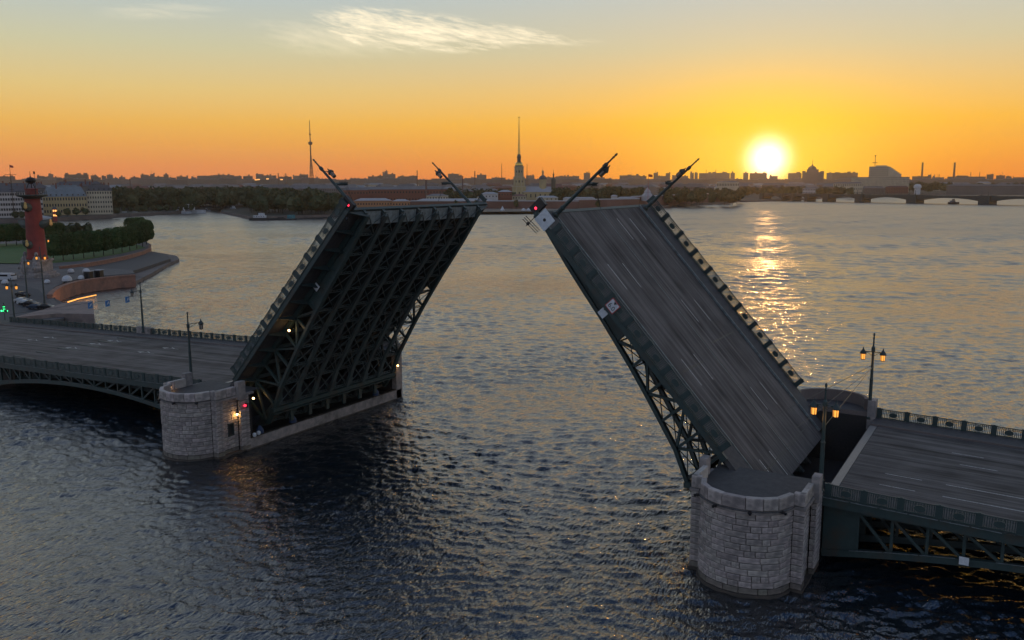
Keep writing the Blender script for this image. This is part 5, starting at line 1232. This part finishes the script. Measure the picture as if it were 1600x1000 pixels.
# boat-shaped white thing on the beach
for i, (u, v) in enumerate(((785, 329.5), (818, 329.5), (826, 329.5))):
    p = at(u, v, 2.8); mb = MB(); mb.lathe((p.x, p.y, 2.8), [(2.5, 0), (2.6, 1), (1.6, 2.2), (.2, 3.0 if i else 5.2)], 8); solo('beach_tent', mb, 'boatwhite', ['tall pointed white tent on the beach', 'left of two small white tents on the beach', 'right of two small white tents on the beach'][i], 'tent', 'white tents on the beach')
# cathedral
dC = 1330
def cz_(v): return far(812, dC, v).z
def cw(px_): return px_*dC/CAM_F*1.02
p = far(811, dC); t = thing('cathedral', 'baroque cathedral with ochre bell tower and tall gilded needle spire', 'cathedral', (p.x, p.y, 0), (0, 0, radians(32)))
def tier(w, v0, v1, m='yellowwall', nm='tower_stage'):
    mb = MB(); ww = cw(w); mb.bx(-ww/2, ww/2, -ww/2, ww/2, cz_(v0), cz_(v1)); o = part(nm, mb, m, t)
    mb = MB(); mb.bx(-ww/2-.7, ww/2+.7, -ww/2-.7, ww/2+.7, cz_(v1)-.9, cz_(v1)-.05); 
    for x in (-1, -.45, .45, 1):
        mb.bx(x*ww*.46-.35, x*ww*.46+.35, -ww/2-.35, -ww/2, cz_(v0), cz_(v1)-.9)
    part('cornice', mb, 'creamwall', o); mb = MB(); zc_ = (cz_(v0)+cz_(v1))/2
    mb.bx(-.9, .9, -ww/2-.1, -ww/2+.1, zc_-1.8, zc_+1.8); mb.bx(-ww/2-.1, -ww/2+.1, -.9, .9, zc_-1.8, zc_+1.8); mb.bx(ww*.28-.6, ww*.28+.6, -ww/2-.1, -ww/2+.1, zc_-1.4, zc_+1.4); mb.bx(-ww*.28-.6, -ww*.28+.6, -ww/2-.1, -ww/2+.1, zc_-1.4, zc_+1.4)
    part('window', mb, 'window', o)
tier(20, 312, 291); tier(16.5, 291, 276); tier(13.5, 276, 260)
mb = MB(); mb.lathe((0, 0, 0), [(cw(12)/2, cz_(260)), (cw(12.5)/2, cz_(258.5)), (cw(11.5)/2, cz_(256)), (cw(6.5)/2, cz_(253)), (cw(5.6)/2, cz_(252.5)), (cw(5.6)/2, cz_(247)), (cw(6.8)/2, cz_(246)), (cw(5.4)/2, cz_(243)), (cw(3.6)/2, cz_(240.5))], 12); part('tower_dome', mb, 'bronze', t)
mb = MB(); mb.lathe((0, 0, 0), [(cw(12.6)/2, cz_(258.4)), (cw(11.4)/2, cz_(255.4)), (cw(7)/2, cz_(253.2))], 12); part('gilded_ribs', mb, 'gold', t)
mb = MB(); mb.lathe((0, 0, 0), [(cw(4.4)/2, cz_(241)), (cw(3.6)/2, cz_(237)), (cw(2.8)/2, cz_(225)), (cw(1.2)/2, cz_(192)), (cw(.9)/2, cz_(188.5)), (cw(1.6)/2, cz_(188)), (cw(1.2)/2, cz_(187)), (.15, cz_(186)), (.12, cz_(182))], 8); sp = part('spire', mb, 'gold', t)
mb = MB(); mb.bar((-1.6, 0, cz_(184)), (1.8, 0, cz_(183.2)), .3, 1.2); mb.tube((0, 0, cz_(186.5)), (.3, 0, cz_(183)), .45, .3, 6); part('angel_vane', mb, 'gold', sp)
mb = MB(); L0, L1 = cw(6), cw(56); zr = cz_(300); zt = cz_(291.5); hw = cw(11); mb.bx(L0, L1, -hw, hw, 2, zr); part('nave_wall', mb, 'yellowwall', t)
mb = MB(); mb.add([(L0, -hw-.6, zr+.01), (L1, -hw-.6, zr+.01), (L1, hw+.6, zr+.01), (L0, hw+.6, zr+.01), (L0, 0, zt), (L1-8, 0, zt)], [(0, 1, 5, 4), (1, 2, 5), (2, 3, 4, 5), (3, 0, 4), (3, 2, 1, 0)]); part('nave_roof', mb, 'roofpale', t)
mb = MB()
for k_ in range(7): x = L0+(L1-L0)*(k_+.6)/7; mb.bx(x-.9, x+.9, -hw-.1, -hw+.1, zr-8, zr-3)
part('window', mb, 'window', t)
cx_ = cw(36)
mb = MB(); mb.lathe((cx_, 0, 0), [(cw(11)/2, zr), (cw(11)/2, cz_(281)), (cw(12)/2, cz_(280.5)), (cw(11)/2, cz_(277.5)), (cw(6)/2, cz_(275)), (cw(3)/2, cz_(274)), (cw(2.8)/2, cz_(270)), (cw(3.8)/2, cz_(269)), (cw(2)/2, cz_(267)), (.2, cz_(265.5)), (.15, cz_(261))], 14); o = part('crossing_dome', mb, 'yellowwall', t)
mb = MB(); mb.lathe((cx_, 0, 0), [(cw(12.3)/2, cz_(280.4)), (cw(11.4)/2, cz_(277.4)), (cw(6.4)/2, cz_(274.8)), (cw(3.3)/2, cz_(273.8))], 14); part('dome_cap', mb, 'roofgrey', o)
c2_ = Vector((cw(52), cw(-2), 0)); mb = MB(); mb.lathe(c2_, [(cw(7)/2, zr), (cw(7)/2, cz_(283)), (cw(8)/2, cz_(282)), (cw(5)/2, cz_(279)), (cw(2)/2, cz_(277.5)), (cw(2)/2, cz_(274)), (cw(2.6)/2, cz_(273)), (.3, cz_(270)), (.15, cz_(265))], 12); part('small_dome', mb, 'bronze', t)

# TV tower and other thin verticals
def lattice_tower(u, dist, v_top, v_base, wb, lab, gal=None, cat='tower', group=None, mat_='skyblock'):
    p = far(u, dist); zt = far(u, dist, v_top).z; z0 = 2; t = thing('lattice_tower', lab, cat, (p.x, p.y, z0), (0, 0, .5), group); h = zt-z0; mb = MB()
    k = 10; legs = [(-1, -1), (1, -1), (1, 1), (-1, 1)]
    def wd(f): return max(.9, wb*(1-f*1.6)) if f < .5 else max(.7, wb*.2*(1-f)*1.6+.6)
    for i in range(k):
        f0, f1 = i/k, (i+1)/k; a, b = wd(f0)/2, wd(f1)/2
        for j in range(4):
            x, y = legs[j]; x2, y2 = legs[(j+1) % 4]
            mb.tube((x*a, y*a, h*f0), (x*b, y*b, h*f1), wb*.02+.2, None, 4, caps=False)
            mb.tube((x*a, y*a, h*f0), (x2*b, y2*b, h*f1), wb*.02+.15, None, 4, caps=False); mb.tube((x2*a, y2*a, h*f0), (x*b, y*b, h*f1), wb*.02+.15, None, 4, caps=False)
    part('frame', mb, 'redcol' if False else mat_, t)
    mb = MB(); mb.tube((0, 0, 0), (0, 0, h*.62), wb*.05+.2, wb*.04+.2, 6); mb.tube((0, 0, h*.62), (0, 0, h), wb*.05+.3, .5, 6); part('core', mb, mat_, t)
    if gal:
        for v_, w_ in gal: z = far(u, dist, v_).z-z0; mb = MB(); ww = w_*dist/CAM_F; mb.lathe((0, 0, z), [(ww*.35, -ww*.35), (ww*.5, 0), (ww*.5, ww*.2), (ww*.3, ww*.4)], 12); part('gallery', mb, mat_, t)
    return t
M['tower'] = mat('tower_steel', (.13, .08, .07), .8)
lattice_tower(487, 3000, 188, 286, 15, 'tall slender television mast on the skyline at left', [(224, 6.5), (210, 3)], mat_='tower')
lattice_tower(784, 2800, 255, 284, 6, 'thin lattice mast left of the cathedral tower', mat_='tower'); lattice_tower(823.5, 2900, 256, 284, 6, 'thin lattice mast right behind the cathedral tower', mat_='tower')
def chimney(u, dist, vt, w, lab, group='tall chimneys', m='tower'):
    p = far(u, dist); z = far(u, dist, vt).z; r = w*dist/CAM_F/2; mb = MB(); mb.lathe((p.x, p.y, 0), [(r*1.25, 0), (r*.95, z*.6), (r*.85, z-r*.6), (r*1.0, z-r*.5), (r*.95, z)], 10); solo('chimney', mb, m, lab, 'chimney', group)
chimney(1440, 4200, 254, 2.6, 'left of the two tall chimneys on the right skyline'); chimney(1490, 4200, 254, 2.8, 'right of the two tall chimneys on the right skyline')
chimney(652, 2300, 266, 1.5, 'slim chimney left of the left leaf far mast'); chimney(742, 2600, 267.5, 1.8, 'short chimney between the leaf mast and the cathedral'); chimney(723, 1200, 275, 1.8, 'dark chimney beside the far mast of the left leaf'); chimney(665.5, 1150, 281, 3, 'brown chimney rising among the brick arsenal roofs'); chimney(203, 1500, 279, 1.6, 'short dark chimney above the park')
chimney(435, 3500, 270.5, 1.6, 'left of two small chimneys near the television mast'); chimney(447, 3500, 271, 1.6, 'right of two small chimneys near the television mast')
for i, (u, v) in enumerate(((1454, 272), (1460, 272), (1467, 272), (1516, 269), (1530, 269), (1583, 275), (1103, 265), (1118, 265), (920, 267))): chimney(u, 4300, v, .9, 'thin distant chimney ' + ['first of three between the tall chimneys', 'second of three between the tall chimneys', 'third of three between the tall chimneys', 'just right of the right tall chimney', 'further right of the right tall chimney', 'near the right picture edge', 'left one above the low hill left of the sun', 'right one above the low hill left of the sun', 'behind the right leaf near mast'][i], 'thin distant chimneys')

# skyline: (u0,u1,v_top)
sky_l = [(0, 24, 275.5), (58, 70, 275), (70, 76, 276), (76, 84, 272), (84, 96, 277), (101, 139, 272.5), (142, 152, 274), (150, 158, 277), (159, 166, 275), (167, 177, 273), (177, 184, 278), (186, 196, 276.5), (204, 217, 277), (220, 231, 273), (231, 235, 275), (235, 242, 272), (242, 256, 276), (256, 264, 272.5), (264, 275, 277.5), (276, 287, 275.5), (287, 294, 276), (299, 307, 277), (308, 333, 274.5), (333, 344, 273.5), (344, 352, 273), (352, 366, 273.5), (366, 378, 275), (380, 395, 275), (400, 412, 272), (412, 432, 274), (436, 456, 276), (458, 468, 274.5), (468, 482, 272.5), (490, 500, 278), (575, 590, 275.5), (590, 598, 274.5), (598, 601, 270.5), (601, 606, 267.5), (606, 618, 272), (622, 640, 275.5), (640, 652, 274.5), (700, 717, 271.5), (717, 722, 274), (736, 742, 277), (745, 760, 273), (768, 790, 277.5), (822, 835, 274), (850, 868, 277), (868, 895, 275.5), (895, 905, 275), (912, 922, 270), (926, 945, 277), (968, 1000, 274), (1000, 1010, 275), (1021, 1028, 270), (1028, 1040, 275), (1040, 1047, 270.5), (1050, 1064, 274), (1064, 1075, 275), (1078, 1084, 270), (1085, 1090, 270), (1092, 1140, 270.5), (1120, 1131, 270), (1141, 1148, 270), (1161, 1169, 270), (1171, 1192, 270.5), (1192, 1198, 270), (1202, 1215, 275), (1231, 1252, 270.5), (1291, 1300, 270), (1300, 1340, 270), (1425, 1455, 275.5), (1456, 1475, 277), (1480, 1540, 276), (1541, 1552, 272.5), (1556, 1570, 274), (1571, 1580, 275.5), (1583, 1620, 277)]
cnt = {}
for i, (u0, u1, v) in enumerate(sky_l):
    d = 4300 + (i*137 % 500); reg = 'left of the television mast' if u0 < 487 else ('between the two leaves' if u0 < 1000 else ('near the sun' if u0 < 1350 else 'right of the big hotel'))
    a, b = far(u0, d), far(u1, d); w = (b-a).length; c = (a+b)/2; ang = atan2((b-a).y, (b-a).x)
    cnt[reg] = cnt.get(reg, 0)+1; kind_ = 'narrow tower' if u1-u0 < 9 else ('wide slab' if u1-u0 > 24 else 'block')
    t = thing('apartment_block', 'hazy '+kind_+', '+ordn(cnt[reg])+' from left on the skyline '+reg, 'building', (c.x, c.y, 0), (0, 0, ang), 'far skyline blocks '+reg)
    z = far(u0, d, v).z; mb = MB(); mb.bx(-w/2, w/2, 0, 40, 0, z); part('wall', mb, 'skyblock', t)
    mb = MB(); rr_ = random.Random(i)
    for q in range(max(1, int(w/28))):
        x = rr_.uniform(-w*.42, w*.42); ww = rr_.uniform(3, max(4, w*.1)); mb.bx(x-ww, x+ww, 5, 30, z, z+rr_.uniform(2, 7))
    mb.bx(-w*.02, w*.02, 12, 18, z, z+3)
    o_ = part('roof_housing', mb, 'skyblock', t, kind='stuff')
    if i % 3 == 0:
        mb = MB(); x = rr_.uniform(-w*.3, w*.3); mb.tube((x, 10, z), (x, 10, z+rr_.uniform(9, 20)), .8, .4, 4); part('aerial', mb, 'skyblock', t)
# a continuous low row far away closes the horizon between the blocks
for i in range(66):
    u0 = -40+25.5*i; d = 3700+(i*211 % 500); v = 277.6+((i*7) % 5)*.55; a, b = far(u0, d), far(u0+27, d); w = (b-a).length; c = (a+b)/2; ang = atan2((b-a).y, (b-a).x)
    reg = 'left of the television mast' if u0 < 487 else ('between the two leaves' if u0 < 1000 else ('near the sun' if u0 < 1350 else 'on the right'))
    t = thing('city_block', 'low hazy terrace closing the horizon '+reg, 'building', (c.x, c.y, 0), (0, 0, ang), 'low terraces closing the horizon '+reg)
    z = far(u0, d, v).z; mb = MB(); mb.bx(-w/2, w/2, 0, 30, 0, z-3); part('wall', mb, 'skyblock', t); mb = MB(); rr_ = random.Random(i)
    for q in range(5): x = -w/2+w*(q+.5)/5; hh_ = rr_.uniform(1, 6); mb.add([(x-w*.1, 0, z-3), (x+w*.1, 0, z-3), (x+w*.1, 30, z-3), (x-w*.1, 30, z-3), (x, 8, z-3+hh_), (x, 22, z-3+hh_)], [(0, 1, 4), (1, 2, 5, 4), (2, 3, 5), (3, 0, 4, 5), (3, 2, 1, 0)])
    part('roof', mb, 'roofgrey', t)
# city roofs of the middle distance
HM = []
for i in range(5):
    rr_ = random.Random(60+i); w, d_, h = rr_.uniform(34, 60), rr_.uniform(16, 26), 1.0
    a = MB(); a.bx(-w/2, w/2, 0, d_, 0, 16); r = MB(); r.add([(-w/2-.5, -.5, 16), (w/2+.5, -.5, 16), (w/2+.5, d_+.5, 16), (-w/2-.5, d_+.5, 16), (-w/2+4, d_/2, 20.5), (w/2-4, d_/2, 20.5)], [(0, 1, 5, 4), (1, 2, 5), (2, 3, 4, 5), (3, 0, 4), (3, 2, 1, 0)])
    wn_ = MB()
    for q in range(4):
        for j in range(int(w/3.6)): x = -w/2+3.6*(j+.5); wn_.bx(x-.6, x+.6, -.1, 0, 2+3.6*q, 4+3.6*q)
    HM.append((a.mesh('wall', ['greywall', 'creamwall', 'skyblock', 'brickwall', 'greywall'][i]), r.mesh('roof', ['roofgrey', 'roofblue', 'roofgrey', 'roofred', 'roofdark'][i]), wn_.mesh('windows', 'window')))
rh = random.Random(77)
def city(u0, u1, dists, n, region, hs=(.8, 1.25)):
    for i in range(n):
        u = u0+(u1-u0)*(i+rh.random())/n; d = rh.uniform(*dists); p = far(u, d); a, r, w = HM[rh.randrange(5)]
        ang = atan2(C_RT.y, C_RT.x)+rh.choice([-.5, -.2, 0, .25, .6, 1.2]); s = rh.uniform(*hs)
        t = thing('town_house', 'low city building with pitched roof '+region, 'building', (p.x, p.y, 2.5), (0, 0, ang), 'city roofs '+region); t.scale = (1, 1, s)
        link('wall', a, t); link('roof', r, t); link('windows', w, t, kind='stuff')
city(150, 480, (1550, 3300), 60, 'beyond the park at left')
city(0, 150, (1250, 3000), 22, 'behind the embankment palaces')
city(480, 800, (1450, 3300), 62, 'behind the brick arsenal')
city(820, 1130, (1650, 3300), 52, 'behind the fortress')
city(1130, 1420, (2000, 3200), 40, 'around the low sun')
city(1420, 1640, (2700, 3400), 22, 'beyond the arched bridge')
# named right hand buildings
bld(1330, 1421, 2250, 275.5, 'creamwall', 'roofdark', 'broad hotel base block beyond the arched bridge', roof_h=2, style='flat', win=(8, 44, 1.6, 1.8), depth_=40)
a, b = far(1357, 2290), far(1408, 2290); c = (a+b)/2; t = thing('hotel_tower', 'stepped upper block of the big hotel with a mast on its roof', 'building', (c.x, c.y, 40), (0, 0, atan2((b-a).y, (b-a).x)), None); w = (b-a).length
Z = lambda v: far(1380, 2290, v).z-40
mb = MB(); mb.bx(-w/2, w*.12, 0, 30, -30, Z(260)); mb.bx(-w*.3, w*.05, 4, 26, Z(260), Z(258.3))
for k_ in range(6): mb.bx(w*.12+w*.063*k_, w*.12+w*.063*(k_+1), 0, 30, -30, Z(260.5+k_*2.2))
part('wall', mb, 'creamwall', t); mb = MB(); mb.tube((-w*.33, 10, Z(259)), (-w*.33, 10, Z(243)), .9, .6, 6); mb.box((-w*.33, 10, Z(254)), (12, 2, 1.4)); mb.lathe((-w*.33, 10, Z(244.5)), [(.5, 0), (2, 1.2), (2, 2.5), (.5, 3.8)], 8); part('roof_mast', mb, 'tower', t)
mb = MB()
for i in range(5):
    for j in range(10): x = -w/2+w*.6*(j+.5)/10; mb.bx(x-1.2, x+1.2, -.2, 0, Z(262+3*i)-1, Z(262+3*i)+1)
part('windows', mb, 'window', t, kind='stuff')
d = 3300; a, b = far(1253, d), far(1287, d); c = (a+b)/2; t = thing('domed_building', 'stepped domed building silhouetted just right of the sun', 'building', (c.x, c.y, 0), (0, 0, atan2((b-a).y, (b-a).x))); w = (b-a).length; Z = lambda v: far(1268, d, v).z
mb = MB(); mb.bx(-w/2, w/2, 0, 60, 0, Z(269)); mb.bx(-w*.3, w*.25, 5, 50, Z(269), Z(264.5)); mb.bx(-w*.5, -w*.35, 0, 20, Z(269), Z(267)); mb.bx(w*.32, w*.5, 0, 20, Z(269), Z(267.5)); part('wall', mb, 'skyblock', t)
mb = MB(); mb.lathe((-w*.05, 25, 0), [(w*.2, Z(264.5)), (w*.2, Z(263)), (w*.15, Z(260.5)), (w*.05, Z(259)), (w*.04, Z(257.5)), (.8, Z(256.5)), (.6, Z(249))], 12); part('dome', mb, 'skyblock', t)
p = far(1434.5, 2050); z = far(1434, 2050, 287.5).z; mb = MB(); r = 5*2050/CAM_F; mb.lathe((p.x, p.y, 0), [(r*.8, 0), (r*.8, z-r*1.2), (r*1.05, z-r*1.1), (r, z-r*.5), (r*.6, z-r*.1), (r*.1, z)], 14); solo('white_dome', mb, 'boatwhite', 'small white domed tower beyond the arched bridge', 'dome')
bld(1480, 1640, 2150, 288, 'greywall', 'roofgrey', 'long plain embankment block at the right edge', roof_h=3, win=(4, 46, 1.5, 1.9)); bld(1303, 1349, 1950, 284.5, 'creamwall', 'roofgrey', 'columned block near the bridge end', roof_h=3, win=(3, 16, 1.2, 4)); bld(1120, 1155, 1900, 282.5, 'creamwall', 'roofgrey', 'columned block left of the sun', roof_h=3, win=(2, 14, 1.5, 5)); bld(1255, 1275, 1650, 292, 'palewall', 'roofgrey', 'pale villa below the sun', roof_h=3, win=(3, 8, 1.4, 2))
for (u, v) in ((400, 281), (404, 280.5), (418, 279.5), (440, 280.5)):
    p = far(u, 2600, v); mb = MB(); mb.box((p.x, p.y, p.z), (7, 3, 2.4)); solo('window_glint', mb, 'litwin', 'row of windows flashing the sunrise on the left skyline', 'window', 'windows flashing the sunrise')  # glowing boxes stand for the sun's flash on the panes

# arched bridge at right
Ab, Bb = at(1218, 313.8, 0), at(1700, 322.5, 0)
t = thing('arched_bridge', 'long low bridge of flat arches crossing the river at right', 'bridge')
def onl(u):
    d_ = ray(u, 318); n_ = Vector((d_.y, -d_.x, 0)); ab = Bb-Ab; s = -(Ab.x*n_.x+Ab.y*n_.y)/(ab.x*n_.x+ab.y*n_.y); return Ab+ab*s
prs = [1190, 1222, 1238, 1260, 1290, 1342.5, 1424.5, 1538, 1665]
dd = (Bb-Ab).normalized(); nn = Vector((-dd.y, dd.x, 0)); 
def ztop(p): return 11.2
for i, (a, b) in enumerate(zip(prs, prs[1:])):
    p, q = onl(a), onl(b); l = (q-p).length; hw_ = min(7.5, l*.08); n = 14
    mb = MB(); vs = []
    for j in range(n+1):
        f = j/n; x = p.lerp(q, f); ez = 2.2 + 6.2*(1-(2*f-1)**2)**.8 if 0 < j < n else 2.2
        vs += [(x.x, x.y, ez), (x.x, x.y, 11.0), (x.x+nn.x*22, x.y+nn.y*22, ez), (x.x+nn.x*22, x.y+nn.y*22, 11.0)]
    fs = []
    for j in range(n): o_ = 4*j; fs += [(o_, o_+4, o_+5, o_+1), (o_+2, o_+3, o_+7, o_+6), (o_+1, o_+5, o_+7, o_+3), (o_, o_+2, o_+6, o_+4)]
    mb.add(vs, fs); part('arch_span', mb, 'steel_dark', t)
    mb = MB(); mb.bar((p.x, p.y, 11.6), (q.x, q.y, 11.6), .5, 1.1); part('parapet', mb, 'steel_dark', t)
    mb = MB(); c = p; mb.prism([(c.x-dd.x*hw_-nn.x*3, c.y-dd.y*hw_-nn.y*3), (c.x+dd.x*hw_-nn.x*3, c.y+dd.y*hw_-nn.y*3), (c.x+dd.x*hw_+nn.x*24, c.y+dd.y*hw_+nn.y*24), (c.x-dd.x*hw_+nn.x*24, c.y-dd.y*hw_+nn.y*24)], -2, 12.6); part('pier', mb, 'steel_dark', t)
    if i >= 5:
        for s in (-1, 1):
            x = p+dd*hw_*.6*s; mb = MB(); mb.lathe((x.x, x.y, 12.6), [(.9, 0), (.7, 1.5), (.25, 2), (.2, 4.8), (.6, 5.4), (.2, 6.2)], 6); part('obelisk_lamp', mb, 'steel_dark', t)
nl = 30
for i in range(nl):
    x = onl(1295).lerp(onl(1640), i/nl); mb = MB(); mb.tube((x.x, x.y, 11.5), (x.x, x.y, 15.5), .16, .12, 4); mb.box((x.x, x.y, 15.5), (.9, .9, .7)); part('bridge_lamp', mb, 'steel_dark', t)

# ------------------------------------------------------------------ morning haze
HAZE = 1.0
if HAZE:
    mb = MB(); mb.bx(-6900, 6900, -6900, 6900, -4.2, 330)
    hz = MB(); hz.v, hz.f, hz.m = mb.v, mb.f, mb.m
    me = bpy.data.meshes.new('haze'); me.from_pydata(hz.v, [], hz.f)
    m = bpy.data.materials.new('haze'); m.use_nodes = True; t = m.node_tree; t.nodes.remove(t.nodes['Principled BSDF']); v = t.nodes.new('ShaderNodeVolumePrincipled')
    v.inputs['Color'].default_value = (.88, .81, .79, 1); v.inputs['Density'].default_value = 7e-5; v.inputs['Anisotropy'].default_value = .88
    t.links.new(v.outputs[0], t.nodes['Material Output'].inputs['Volume']); me.materials.append(m)
    link('haze', me, kind='stuff')
